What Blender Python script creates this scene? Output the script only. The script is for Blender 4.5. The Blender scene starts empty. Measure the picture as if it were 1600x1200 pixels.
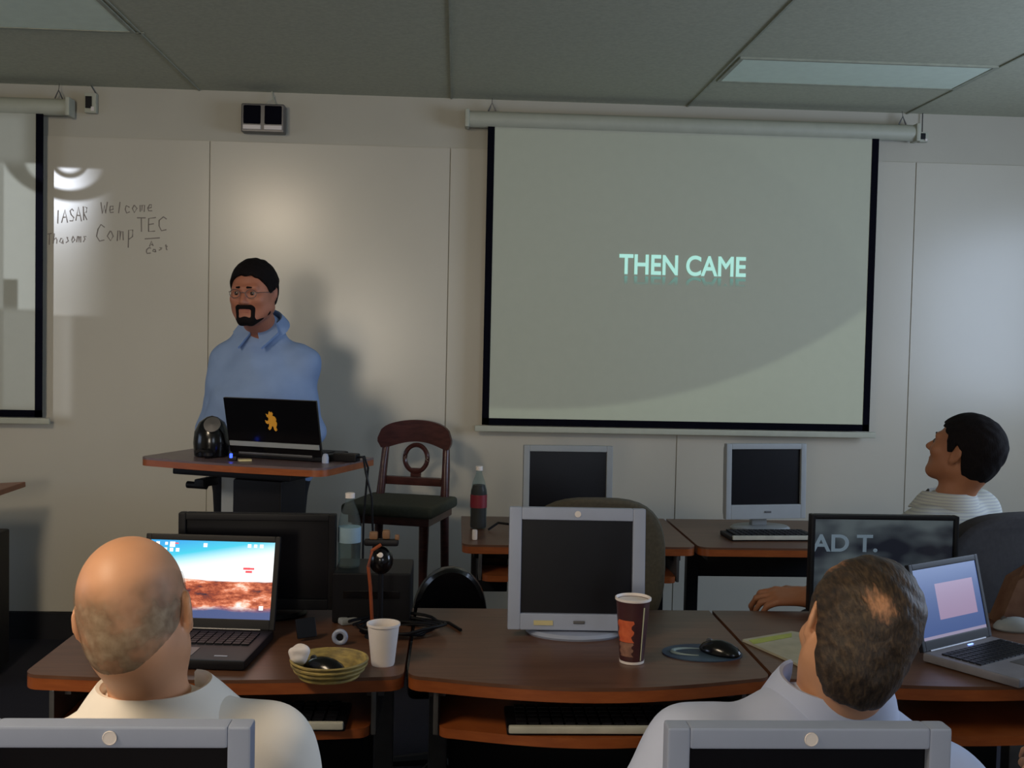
import bpy, bmesh, math, random
import numpy as np
from mathutils import Vector, Matrix, Euler
random.seed(4)
C = bpy.context.scene.collection
SC = bpy.context.scene
PI = math.pi
def rad(a): return a*PI/180

# ---------------------------------------------------------------- camera
EYE = Vector((0, 0, 1.51)); YAW, PIT, ROL, F = .05223, .0401, .0215, 1700.0
_f = Vector((math.sin(YAW)*math.cos(PIT), math.cos(YAW)*math.cos(PIT), -math.sin(PIT)))
_r = Vector((math.cos(YAW), -math.sin(YAW), 0)); _u = _r.cross(_f)
RGT = _r*math.cos(ROL)+_u*math.sin(ROL); UPV = _u*math.cos(ROL)-_r*math.sin(ROL); FWD = _f
cd = bpy.data.cameras.new('camera'); cam = bpy.data.objects.new('camera', cd); C.objects.link(cam)
cd.sensor_width = 36; cd.lens = 36*F/1600; cd.clip_start = .05
M = Matrix((RGT, UPV, -FWD)).transposed().to_4x4(); M.translation = EYE
cam.matrix_world = M; SC.camera = cam
def ray(px, py): return FWD+RGT*((px-800)/F)-UPV*((py-600)/F)
def at(px, py, Y):                    # where a pixel's line of sight meets the plane y=Y
    d = ray(px, py); return EYE+d*(Y/d.y)
def onz(px, py, z):                   # ... meets the height z
    d = ray(px, py); return EYE+d*((z-1.51)/d.z)
# ---------------------------------------------------------------- world, lights, exposure
SC.view_settings.view_transform = 'Standard'; SC.view_settings.look = 'None'
SC.view_settings.exposure = 0.06; SC.view_settings.gamma = 1; SC.view_settings.use_curve_mapping = False
W = bpy.data.worlds.new('world'); SC.world = W; W.use_nodes = True
W.node_tree.nodes['Background'].inputs[0].default_value = (.55, .68, 1, 1)
W.node_tree.nodes['Background'].inputs[1].default_value = .5
def area(name, loc, rot, sx, sy, e, col):
    l = bpy.data.lights.new(name, 'AREA'); l.shape = 'RECTANGLE'; l.size = sx; l.size_y = sy; l.energy = e; l.color = col
    o = bpy.data.objects.new(name, l); o.location = loc; o.rotation_euler = rot; C.objects.link(o); return o
HZ, WY = 2.69, 5.4                    # ceiling height, front wall
XL, XR, YB = -4.6, 3.9, -3.2
# warm lit ceiling panel behind the front row, warm doorway light from the back, cool daylight from the right
area('ceiling_lamp_light', (-1.6, 1.0, HZ-.05), (0, 0, 0), .55, 1.1, 34, (1, .82, .60))
spl = bpy.data.lights.new('board_glow_spot', 'SPOT'); spl.energy = 60; spl.color = (1, .84, .64); spl.spot_size = rad(70); spl.spot_blend = 1; spl.shadow_soft_size = .16  # unseen spot added to make the warm glow on the wall panels
spo = bpy.data.objects.new('board_glow_spot', spl); spo.location = (-1.6, 1.15, 2.5); C.objects.link(spo)
spo.rotation_euler = (Vector((-1.0, 5.4, 1.9))-Vector(spo.location)).to_track_quat('-Z', 'Y').to_euler()
area('back_door_light', (-1.25, YB+.12, 1.55), (rad(90), 0, 0), .8, .8, 48, (1, .88, .72))
area('right_window_light', (XR-.12, 3.0, 1.75), (0, rad(90), 0), 1.2, 1.9, 52, (.62, .76, 1))
area('left_window_light', (XL+.12, 2.6, 1.4), (0, rad(-90), 0), 1.0, 1.6, 10, (.62, .76, 1))
area('back_window_light', (2.0, YB+.12, 1.7), (rad(90), 0, 0), 1.6, 1.2, 24, (.75, .85, 1))

# ---------------------------------------------------------------- materials
def lin(c):
    return tuple(((v/255)/12.92 if v/255 <= .04045 else ((v/255+.055)/1.055)**2.4) for v in c)
def mat(name, c, rough=.6, metal=0, var=.12, scale=20, stretch=None, bump=0, spec=.5, c2=None, trans=0, coat=0, sss=0):
    m = bpy.data.materials.new(name); m.use_nodes = True; nt = m.node_tree; n = nt.nodes; l = nt.links
    b = n['Principled BSDF']; col = lin(c); b.inputs['Roughness'].default_value = rough; b.inputs['Metallic'].default_value = metal
    b.inputs['Specular IOR Level'].default_value = spec; b.inputs['Transmission Weight'].default_value = trans
    b.inputs['Coat Weight'].default_value = coat
    tc = n.new('ShaderNodeTexCoord'); mp = n.new('ShaderNodeMapping'); nz = n.new('ShaderNodeTexNoise')
    l.new(tc.outputs['Object'], mp.inputs[0]); l.new(mp.outputs[0], nz.inputs['Vector'])
    if stretch: mp.inputs['Scale'].default_value = stretch
    nz.inputs['Scale'].default_value = scale; nz.inputs['Detail'].default_value = 5
    r = n.new('ShaderNodeValToRGB'); l.new(nz.outputs['Fac'], r.inputs[0])
    r.color_ramp.elements[0].position = .3; r.color_ramp.elements[1].position = .7
    cc2 = lin(c2) if c2 else tuple(min(1, v*(1+var)) for v in col)
    r.color_ramp.elements[0].color = (*[v*(1-var) for v in col], 1) if not c2 else (*col, 1)
    r.color_ramp.elements[1].color = (*cc2, 1)
    l.new(r.outputs[0], b.inputs['Base Color'])
    if bump:
        bp = n.new('ShaderNodeBump'); bp.inputs['Strength'].default_value = bump; bp.inputs['Distance'].default_value = .01
        l.new(nz.outputs['Fac'], bp.inputs['Height']); l.new(bp.outputs[0], b.inputs['Normal'])
    return m
def emis(name, c, s):
    m = bpy.data.materials.new(name); m.use_nodes = True; n = m.node_tree.nodes; b = n['Principled BSDF']
    b.inputs['Base Color'].default_value = (*[v*.3 for v in lin(c)], 1)
    b.inputs['Emission Color'].default_value = (*lin(c), 1); b.inputs['Emission Strength'].default_value = s
    return m
def glass(name, c, alpha=.5, rough=.05):
    m = bpy.data.materials.new(name); m.use_nodes = True; nt = m.node_tree; n = nt.nodes; l = nt.links
    o = n['Material Output']; b = n['Principled BSDF']; b.inputs['Base Color'].default_value = (*lin(c), 1)
    b.inputs['Roughness'].default_value = rough
    t = n.new('ShaderNodeBsdfTransparent'); t.inputs[0].default_value = (*lin(c), 1); mx = n.new('ShaderNodeMixShader')
    mx.inputs[0].default_value = alpha; l.new(t.outputs[0], mx.inputs[1]); l.new(b.outputs[0], mx.inputs[2]); l.new(mx.outputs[0], o.inputs[0])
    return m
m_wall = mat('painted_wall', (186, 182, 168), .8, var=.03, scale=3)
m_wbd = mat('whiteboard_laminate', (198, 193, 179), .24, var=.025, scale=2, spec=.45)
m_ceil = mat('ceiling_tile', (182, 184, 164), .95, var=.08, scale=60)
m_grid = mat('ceiling_bar', (162, 165, 148), .8)
m_diff = mat('light_diffuser_off', (226, 242, 226), .6, var=.03)
m_carpet = mat('dark_carpet', (22, 22, 38), 1, var=.3, scale=200, bump=.3)
m_black = mat('black_plastic', (10, 10, 16), .5, spec=.3)
m_blackg = mat('glossy_black', (9, 9, 12), .18)
m_base = mat('black_baseboard', (12, 12, 20), .6)
m_wood = mat('desk_laminate', (86, 56, 40), .38, c2=(102, 70, 52), scale=6, stretch=(1, 12, 1), spec=.5)
m_edge = mat('desk_edge', (132, 68, 32), .35, c2=(150, 82, 40), scale=8, stretch=(2, 2, 10))
m_lect = mat('lectern_laminate', (92, 78, 84), .35, c2=(110, 92, 92), scale=6, stretch=(1, 9, 1))
m_metal = mat('grey_metal', (98, 98, 100), .4, .6)
m_silver = mat('silver_plastic', (152, 162, 184), .42, var=.03)
m_silver2 = mat('silver_bezel_dim', (146, 152, 156), .45, var=.03)
m_screen = mat('dark_lcd', (12, 12, 18), .3, var=.1, spec=.25)
m_case = mat('screen_housing', (178, 180, 164), .5, var=.04)
m_fab = mat('screen_fabric', (172, 173, 160), .85, var=.015)
m_border = mat('screen_black_border', (7, 7, 18), .9, spec=.1)
m_white = mat('white_foam', (226, 218, 214), .6, var=.03)
m_paper = mat('paper', (196, 186, 140), .8, var=.05)
m_mahog = mat('dark_red_wood', (58, 28, 26), .3, c2=(80, 42, 38), scale=9, stretch=(2, 2, 8))
m_seat = mat('grey_green_upholstery', (70, 72, 60), .9, var=.15, scale=80)
m_chairfab = mat('brown_grey_upholstery', (84, 78, 64), .9, var=.15, scale=90)
m_chairdark = mat('dark_chair_fabric', (40, 38, 40), .95, var=.2, scale=70)
m_skin = mat('skin_tan', (206, 150, 112), .5, var=.06, scale=14, c2=(214, 158, 120))
m_skin2 = mat('skin_warm', (158, 100, 78), .55, c2=(172, 112, 86), scale=14)
m_skin3 = mat('skin_brown', (150, 98, 68), .55, c2=(162, 108, 76), scale=14)
m_hairblk = mat('black_hair', (12, 9, 11), .85, c2=(22, 17, 18), scale=240, stretch=(1, 1, .3), bump=.2, spec=.15)
m_hairbrn = mat('brown_hair', (62, 46, 28), .55, c2=(112, 84, 52), scale=70, stretch=(1, .35, .8), bump=.8)
m_hairgry = mat('grey_stubble', (128, 112, 92), .7, c2=(168, 148, 124), scale=50, bump=.5)
m_blue = mat('blue_shirt_cloth', (126, 150, 190), .85, c2=(134, 158, 198), scale=12)
m_trou = mat('black_trousers', (14, 14, 22), .9)
m_cream = mat('cream_polo_cloth', (246, 238, 226), .85, var=.02, scale=15)
m_pale = mat('pale_blue_shirt_cloth', (192, 202, 228), .85, var=.03, scale=12)
m_lip = mat('lips', (150, 84, 76), .5)
m_clear = glass('clear_plastic', (225, 235, 235), .05)
m_label = mat('blue_white_label', (150, 180, 200), .5)
m_cola = mat('cola', (20, 9, 10), .4, spec=.1)
m_red = mat('red_label', (120, 26, 40), .5)

# ---------------------------------------------------------------- mesh building
class MB:
    def __init__(s): s.bm = bmesh.new()
    def box(s, c, size, rot=None, bev=0, seg=2):
        r = bmesh.ops.create_cube(s.bm, size=1)['verts']
        mt = Matrix.Translation(c) @ (rot.to_4x4() if rot else Matrix.Identity(4)) @ Matrix.Diagonal((*size, 1))
        bmesh.ops.transform(s.bm, matrix=mt, verts=r)
        if bev:
            es = list({e for v in r for e in v.link_edges})
            bmesh.ops.bevel(s.bm, geom=es, offset=bev, segments=seg, affect='EDGES', profile=.6)
        return s
    def cyl(s, a, b, ra, rb=None, n=20):
        a = Vector(a); b = Vector(b); rb = ra if rb is None else rb; d = b-a
        r = bmesh.ops.create_cone(s.bm, cap_ends=True, segments=n, radius1=ra, radius2=rb, depth=d.length)['verts']
        q = Vector((0, 0, 1)).rotation_difference(d).to_matrix().to_4x4()
        bmesh.ops.transform(s.bm, matrix=Matrix.Translation((a+b)/2) @ q, verts=r); return s
    def tube(s, pts, r, n=8, closed=False):
        P = [Vector(p) for p in pts]; rings = []; N = len(P)
        rr = r if isinstance(r, (list, tuple)) else [r]*N
        ref = Vector((.13, .21, 1)).normalized()
        for i in range(N):
            d = (P[(i+1) % N]-P[i-1]) if closed else (P[min(i+1, N-1)]-P[max(i-1, 0)])
            d.normalize(); a = d.cross(ref)
            if a.length < 1e-3: a = d.cross(Vector((1, 0, 0)))
            a.normalize(); b = d.cross(a)
            rings.append([s.bm.verts.new(P[i]+(a*math.cos(2*PI*k/n)+b*math.sin(2*PI*k/n))*rr[i]) for k in range(n)])
        for i in range(N if closed else N-1):
            A, B = rings[i], rings[(i+1) % N]
            for k in range(n): s.bm.faces.new((A[k], A[(k+1) % n], B[(k+1) % n], B[k]))
        if not closed: s.bm.faces.new(rings[0][::-1]); s.bm.faces.new(rings[-1])
        return s
    def lathe(s, prof, c=(0, 0, 0), n=32, sx=1, sy=1):
        c = Vector(c); rings = []
        for r, z in prof:
            rings.append([s.bm.verts.new(c+Vector((r*sx*math.cos(2*PI*k/n), r*sy*math.sin(2*PI*k/n), z))) for k in range(n)])
        for A, B in zip(rings, rings[1:]):
            for k in range(n): s.bm.faces.new((A[k], A[(k+1) % n], B[(k+1) % n], B[k]))
        s.bm.faces.new(rings[0][::-1]); s.bm.faces.new(rings[-1]); return s
    def prism(s, pts, off, bev=0):
        """closed polygon pts (3D), extruded by off"""
        off = Vector(off); a = [s.bm.verts.new(Vector(p)) for p in pts]; b = [s.bm.verts.new(Vector(p)+off) for p in pts]
        n = len(a); s.bm.faces.new(a[::-1]); s.bm.faces.new(b)
        for k in range(n): s.bm.faces.new((a[k], a[(k+1) % n], b[(k+1) % n], b[k]))
        return s
    def frame(s, w, h, bw, d, y=0, z0=0, bb=None, bt=None, bev=.004):
        """a rectangular bezel in the xz plane"""
        bb = bw if bb is None else bb; bt = bw if bt is None else bt
        s.box((-w/2+bw/2, y, z0+h/2), (bw, d, h), bev=bev); s.box((w/2-bw/2, y, z0+h/2), (bw, d, h), bev=bev)
        s.box((0, y, z0+bb/2), (w-2*bw+.002, d, bb), bev=bev); s.box((0, y, z0+h-bt/2), (w-2*bw+.002, d, bt), bev=bev); return s
    def build(s, name, m, parent=None, smooth=True, loc=None):
        bmesh.ops.recalc_face_normals(s.bm, faces=s.bm.faces)
        me = bpy.data.meshes.new(name); s.bm.to_mesh(me); s.bm.free(); me.materials.append(m)
        if smooth:
            me.polygons.foreach_set('use_smooth', [True]*len(me.polygons))
            try: me.set_sharp_from_angle(angle=rad(38))
            except Exception: pass
        o = bpy.data.objects.new(name, me); C.objects.link(o)
        if smooth: wn = o.modifiers.new('weighted_normals', 'WEIGHTED_NORMAL'); wn.keep_sharp = True
        if parent: o.parent = parent
        if loc is not None: o.location = loc
        return o
def thing(name, label, cat, loc=(0, 0, 0), rz=0, group=None):
    o = bpy.data.objects.new(name, None); C.objects.link(o); o.location = loc; o.rotation_euler = (0, 0, rz)
    o.empty_display_size = .1; o['label'] = label; o['category'] = cat
    if group: o['group'] = group
    return o
def tag(o, label, cat, group=None):
    o['label'] = label; o['category'] = cat
    if group: o['group'] = group
    return o
def struct(name, mb, m):
    o = mb.build(name, m, smooth=False); o['kind'] = 'structure'; return o
def dup(root, loc, rz, label, group=None):
    def cp(o, p):
        c = o.copy(); C.objects.link(c)
        if p: c.parent = p
        for ch in [q for q in allobj if q.parent is o]: cp(ch, c)
        return c
    allobj = list(C.objects); r = cp(root, None); r.location = loc; r.rotation_euler = (0, 0, rz); r['label'] = label
    if group: r['group'] = group
    return r
def to_mesh(cu, name, m, parent):
    o = bpy.data.objects.new(name+'_c', cu); C.objects.link(o); bpy.context.view_layer.update()
    me = bpy.data.meshes.new_from_object(o.evaluated_get(bpy.context.evaluated_depsgraph_get()))
    C.objects.unlink(o); bpy.data.objects.remove(o); me.materials.clear(); me.materials.append(m)
    r = bpy.data.objects.new(name, me); C.objects.link(r)
    if parent: r.parent = parent
    return r
def text_mesh(body, size, name, m, parent, extrude=.0004, offset=0, align='LEFT'):
    cu = bpy.data.curves.new(name, 'FONT'); cu.body = body; cu.size = size; cu.extrude = extrude; cu.bevel_depth = offset; cu.bevel_resolution = 0
    cu.align_x = align
    return to_mesh(cu, name, m, parent)
def fit(o, w=None, h=None, d=.0008):
    """scale mesh data so that its x and y extents are w and h, lower left at 0; then stand it up in xz"""
    vs = o.data.vertices; xs = [v.co.x for v in vs]; ys = [v.co.y for v in vs]
    x0, x1, y0, y1 = min(xs), max(xs), min(ys), max(ys)
    for v in vs:
        x = (v.co.x-x0)/(x1-x0)*w; z = (v.co.y-y0)/(y1-y0)*h; v.co = (x, max(-d, min(d, -v.co.z)), z)
    return o

# ---------------------------------------------------------------- room shell
T = .15
struct('floor', MB().box(((XL+XR)/2, (YB+WY)/2, -T/2), (XR-XL+2*T, WY-YB+2*T, T)), m_carpet)
struct('ceiling', MB().box(((XL+XR)/2, (YB+WY)/2, HZ+T/2), (XR-XL+2*T, WY-YB+2*T, T)), m_ceil)
struct('wall_front', MB().box(((XL+XR)/2, WY+T/2, HZ/2), (XR-XL+2*T, T, HZ)), m_wall)
def wall_hole(name, c0, c1, z0, z1, h0, h1, fixed, axis):
    """wall along an axis with one opening"""
    b = MB()
    def bx(a0, a1, q0, q1):
        if a1-a0 < .01 or q1-q0 < .01: return
        if axis == 'x': b.box(((a0+a1)/2, fixed, (q0+q1)/2), (a1-a0, T, q1-q0))
        else: b.box((fixed, (a0+a1)/2, (q0+q1)/2), (T, a1-a0, q1-q0))
    bx(c0, h0, z0, HZ); bx(h1, c1, z0, HZ); bx(h0, h1, z0, z0+z1[0]); bx(h0, h1, z1[1], HZ)
    return struct(name, b, m_wall)
wall_hole('wall_right', YB, WY, 0, (1.1, 2.4), 2.0, 4.0, XR+T/2, 'y')
wall_hole('wall_left', YB, WY, 0, (.8, 2.0), 1.75, 3.45, XL-T/2, 'y')
wall_hole('wall_back', XL, XR, 0, (0, 2.1), -1.75, -.75, YB-T/2, 'x')
def window(n, x, y0, y1, z0, z1):
    b = MB(); t = .05
    for yy in (y0+t/2, (y0+y1)/2, y1-t/2): b.box((x, yy, (z0+z1)/2), (.06, t, z1-z0))
    for zz in (z0+t/2, z1-t/2): b.box((x, (y0+y1)/2, zz), (.06, y1-y0, t))
    o = struct('window_%d' % n, b, m_silver)
    MB().box((x, (y0+y1)/2, (z0+z1)/2), (.006, y1-y0-.06, z1-z0-.06)).build('window_pane', glass('window_glass_%d' % n, (240, 245, 250), .1), o)
window(1, XR+.07, 2.0, 4.0, 1.1, 2.4); window(2, XL-.07, 1.75, 3.45, .8, 2.0)
d = struct('door_1', MB().box((-1.25, YB-T-.6, 1.05), (1.3, .04, 2.1)), m_wood)
struct('baseboard_front', MB().box(((XL+XR)/2, WY-.012, .066), (XR-XL, .024, .132)), m_base)
# laminate whiteboard panels on the front wall
px_ = [-3.56, -2.385, -1.21, -.045, 1.115, 2.29, 3.46]
plab = ['white laminate wall panel at the far left behind the cropped projection screen',
        'white laminate wall panel with faint handwriting left of the presenter',
        'white laminate wall panel right behind the presenter and the bar stool',
        'white laminate wall panel behind the left half of the slide screen',
        'white laminate wall panel behind the right half of the slide screen',
        'white laminate wall panel at the far right behind the dark-haired man']
panels = []
for i in range(6):
    a, b_ = px_[i], px_[i+1]; w = b_-a
    t = thing('whiteboard_panel', plab[i], 'whiteboard', ((a+b_)/2, WY-.0045, .135), 0, 'white wall panels')
    MB().box((0, 0, 1.155), (w-.005, .008, 2.31)).build('board', m_wbd, t, smooth=False)
    panels.append(t)
# ceiling grid and recessed lights
b = MB()
for x in (-3.61, -2.44, -1.265, -.045, 1.125, 2.235, 3.4): b.box((x, (WY+YB)/2, HZ-.003), (.008, WY-YB, .004))
for y in (-1.8, -.6, .6, 1.8, 3.0, 4.405): b.box((-1.85, y, HZ-.003), (1.2, .012, .004))
struct('trim_1', b, m_grid)
def troffer(label, x0, x1, y0, y1):
    t = thing('ceiling_light', label, 'ceiling light', ((x0+x1)/2, (y0+y1)/2, HZ), 0, 'recessed ceiling lights'); w, d = x1-x0, y1-y0
    f = MB()
    for s in (-1, 1):
        f.box((s*(w/2-.008), 0, -.004), (.016, d-.033, .008)); f.box((0, s*(d/2-.008), -.004), (w, .016, .008))
    f.build('frame', m_grid, t)
    MB().box((0, 0, -.003), (w-.034, d-.034, .006), bev=.002).build('diffuser', m_diff, t)
troffer('unlit recessed ceiling light panel above the right slide screen', 1.14, 2.225, 4.45, 4.86)
troffer('unlit recessed ceiling light panel at the top left corner', -2.43, -1.28, 3.8, 4.395)
t = thing('ceiling_light', 'lit warm ceiling panel over the left of the front row', 'ceiling light', (-1.6, 1.0, HZ))
MB().box((0, 0, -.01), (.6, 1.17, .02)).build('frame', m_grid, t)
MB().box((0, 0, -.022), (.54, 1.1, .004)).build('diffuser', emis('lit_diffuser', (255, 226, 190), 5), t)

# ---------------------------------------------------------------- projection screens
SY = 5.32
def proj_screen(label, xa, xb, ztop, zbot, xc0, xc1, zc):
    """fabric from xa..xb, zbot..ztop; housing xc0..xc1 centred on zc"""
    cx = (xa+xb)/2; t = thing('projection_screen', label, 'projection screen', (cx, SY, zbot))
    w, h = xb-xa, ztop-zbot; bw = .034
    MB().box((0, 0, h/2), (w-.02, .003, h)).build('fabric', m_fab, t)
    b = MB()
    b.box((-w/2+bw/2, -.001, h/2), (bw, .005, h)); b.box((w/2-bw/2, -.001, h/2), (bw, .005, h)); b.box((0, -.001, bw/2), (w, .005, bw))
    b.build('black_border', m_border, t)
    MB().box((0, .003, -.018), (w+.07, .022, .03), bev=.006).build('bottom_bar', m_case, t)
    a0, a1 = xc0-cx, xc1-cx; z = zc-zbot
    prof = [(.036*math.cos(a)*(1 if math.cos(a) > 0 else .8), .040*math.sin(a)) for a in np.linspace(0, 2*PI, 20, endpoint=False)]
    MB().prism([(a0, .012-y, z+zz) for y, zz in prof], (a1-a0, 0, 0)).build('housing', m_case, t)
    for x in (a0, a1):
        MB().box((x, .012, z), (.022, .085, .088), bev=.008).build('end_cap', m_case, t)
    for x in (a0+.12, a1-.06):
        MB().tube([(x-.018, .03, z+.045), (x, .03, z+.085), (x+.018, .03, z+.045)], .004, 6).tube([(x, .03, z+.083), (x, .04, HZ-zbot)], .0015, 5).build('hook', m_metal, t)
    return t, w, h
A = at(762, 201, SY); B = at(1374, 215, SY); A2 = at(753, 664, SY); B2 = at(1357, 674, SY)
sx0, sx1, sz0, sz1 = (A.x+A2.x)/2, (B.x+B2.x)/2, (A2.z+B2.z)/2, (A.z+B.z)/2
hA, hB = at(730, 186, SY), at(1432, 210, SY)
scr, sw, sh = proj_screen('right projection screen showing a grey slide that reads THEN CAME', sx0, sx1, sz1+.03, sz0, hA.x, hB.x, (hA.z+hB.z)/2+.005)
scr_c = Vector(((sx0+sx1)/2, SY, sz0))
m_text = emis('projected_cyan_letters', (172, 228, 216), .78)
tt = text_mesh('THEN CAME', .1, 'slide_text', m_text, scr, extrude=.0003, offset=.0022)
a, b_ = at(967, 429, SY-.004), at(1166, 401, SY-.004)
fit(tt, b_.x-a.x, at(1066, 398, SY).z-at(1066, 430, SY).z); tt.location = (a.x-scr_c.x, -.004, at(1066, 431, SY).z-scr_c.z)
# its faint mirror image on the slide
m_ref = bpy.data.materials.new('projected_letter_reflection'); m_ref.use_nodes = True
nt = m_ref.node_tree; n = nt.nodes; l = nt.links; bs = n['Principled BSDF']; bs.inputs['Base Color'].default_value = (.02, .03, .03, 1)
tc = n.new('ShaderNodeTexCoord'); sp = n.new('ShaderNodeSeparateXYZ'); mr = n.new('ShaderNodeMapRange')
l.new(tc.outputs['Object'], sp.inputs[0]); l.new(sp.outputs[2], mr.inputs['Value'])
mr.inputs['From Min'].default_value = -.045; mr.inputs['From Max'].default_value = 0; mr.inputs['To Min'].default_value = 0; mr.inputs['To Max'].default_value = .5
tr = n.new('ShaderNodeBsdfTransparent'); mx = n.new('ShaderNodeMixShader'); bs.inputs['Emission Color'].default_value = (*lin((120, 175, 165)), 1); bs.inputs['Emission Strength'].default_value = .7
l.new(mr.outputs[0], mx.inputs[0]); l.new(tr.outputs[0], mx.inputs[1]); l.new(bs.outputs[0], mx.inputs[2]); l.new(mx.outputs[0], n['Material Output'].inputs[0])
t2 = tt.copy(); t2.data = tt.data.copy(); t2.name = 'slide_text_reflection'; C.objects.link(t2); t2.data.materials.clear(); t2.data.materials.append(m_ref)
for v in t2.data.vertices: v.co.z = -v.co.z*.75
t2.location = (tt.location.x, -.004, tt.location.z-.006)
# left screen, only its right edge is in the picture
lx = at(67, 400, SY).x; lz0 = at(60, 652, SY).z; lzc = at(60, 166, SY).z
lend = at(108, 166, SY).x
proj_screen('left projection screen cropped by the left edge of the picture', lx-2.05, lx, lzc-.02, lz0, lend-2.3, lend, lzc)

# projectors: the two beams, patterns computed on the wall plane
def projector(name, loc, col, energy, builder):
    L = bpy.data.lights.new(name, 'SPOT'); L.energy = energy; L.color = col; L.spot_size = rad(100); L.spot_blend = 0; L.shadow_soft_size = .004
    o = bpy.data.objects.new(name, L); o.location = loc; o.rotation_euler = (rad(90), 0, 0); C.objects.link(o)
    L.use_nodes = True; nt = L.node_tree; n = nt.nodes; l = nt.links
    em = n['Emission']; tc = n.new('ShaderNodeTexCoord'); sp = n.new('ShaderNodeSeparateXYZ'); l.new(tc.outputs['Normal'], sp.inputs[0])
    def op(o_, a, b=None, c=None):
        q = n.new('ShaderNodeMath'); q.operation = o_
        for i, v in enumerate((a, b, c)):
            if v is None: continue
            if isinstance(v, (int, float)): q.inputs[i].default_value = v
            else: l.new(v, q.inputs[i])
        return q.outputs[0]
    D = SY-loc[1]; az = op('ABSOLUTE', sp.outputs[2])
    X = op('MULTIPLY_ADD', op('DIVIDE', sp.outputs[0], az), D, loc[0]); Z = op('MULTIPLY_ADD', op('DIVIDE', sp.outputs[1], az), D, loc[2])
    def step(v, e, w=.01):      # 0 below e, 1 above
        q = n.new('ShaderNodeMapRange'); q.interpolation_type = 'SMOOTHSTEP'; l.new(v, q.inputs['Value'])
        q.inputs['From Min'].default_value = e-w; q.inputs['From Max'].default_value = e+w; return q.outputs[0]
    def inv(v): return op('SUBTRACT', 1, v)
    def rect(x0, x1, z0, z1, w=.01):
        return op('MULTIPLY', op('MULTIPLY', step(X, x0, w), inv(step(X, x1, w))), op('MULTIPLY', step(Z, z0, w), inv(step(Z, z1, w))))
    def disc(cx, cz, r, w=.01, sx=1, sz=1):
        d = op('SQRT', op('ADD', op('POWER', op('DIVIDE', op('SUBTRACT', X, cx), sx), 2), op('POWER', op('DIVIDE', op('SUBTRACT', Z, cz), sz), 2)))
        return inv(step(d, r, w))
    res = builder(op, X, Z, step, inv, rect, disc); l.new(res, em.inputs['Strength']); return o
def right_slide(op, X, Z, step, inv, rect, disc):
    base = rect(sx0+.03, sx1-.03, sz0+.03, sz1-.005, .006)
    # pale swoosh rising from the lower left to the right: outside a large ellipse
    cx, cz = at(830, 250, SY).x, at(830, 120, SY).z
    e = disc(cx, cz, 1.0, .012, (at(1540, 300, SY).x-cx), cz-at(900, 641, SY).z)
    e2 = disc(at(850, 560, SY).x, at(850, 560, SY).z, 1.0, .02, at(1375, 400, SY).x-at(850, 400, SY).x, at(1000, 150, SY).z-at(1000, 560, SY).z)
    v = op('ADD', .42, op('MULTIPLY', inv(e), .6)); v = op('ADD', v, op('MULTIPLY', inv(e2), .07))
    return op('MULTIPLY', base, v)
projector('right_projector_light', (1.2, 1.6, 2.55), (.84, 1, .80), 130, right_slide)
def P2(x, y): q = at(x, y, SY); return q.x, q.z
def left_slide(op, X, Z, step, inv, rect, disc):
    xa, zt = P2(6, 254); xb, zb = P2(150, 486)
    xr, _ = P2(100, 400)
    fade = inv(step(X, xr, .20))
    main = op('MULTIPLY', rect(-5, 0, zb, zt, .015), fade)
    cx, cz = P2(96, 222)
    big = disc(cx, cz, .262, .012, 1.12, 1)
    cx2, cz2 = P2(92, 250)
    w1 = disc(cx2, cz2, .12, .012, 1.3, 1); w2 = disc(cx2, cz2+.02, .088, .008, 1.05, 1); w3 = disc(cx2, cz2+.01, .05, .012, 1.2, 1)
    logo = op('MULTIPLY', op('ADD', op('SUBTRACT', w1, w2), w3), rect(-5, 0, 0, zt, .008))
    a, c = P2(5, 436); e, f = P2(28, 486); sq = rect(a, e, f, c, .008)
    v = op('MULTIPLY', main, inv(op('MAXIMUM', big, sq))); v = op('MAXIMUM', v, op('MULTIPLY', logo, fade))
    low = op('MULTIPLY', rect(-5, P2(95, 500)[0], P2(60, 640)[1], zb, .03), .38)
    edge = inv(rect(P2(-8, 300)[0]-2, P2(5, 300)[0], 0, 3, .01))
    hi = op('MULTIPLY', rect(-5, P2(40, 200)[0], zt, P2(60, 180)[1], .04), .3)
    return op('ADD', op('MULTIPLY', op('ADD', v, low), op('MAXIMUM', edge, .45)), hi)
projector('left_projector_light', (-3.0, 2.2, 2.6), (.82, .88, 1), 250, left_slide)

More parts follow.
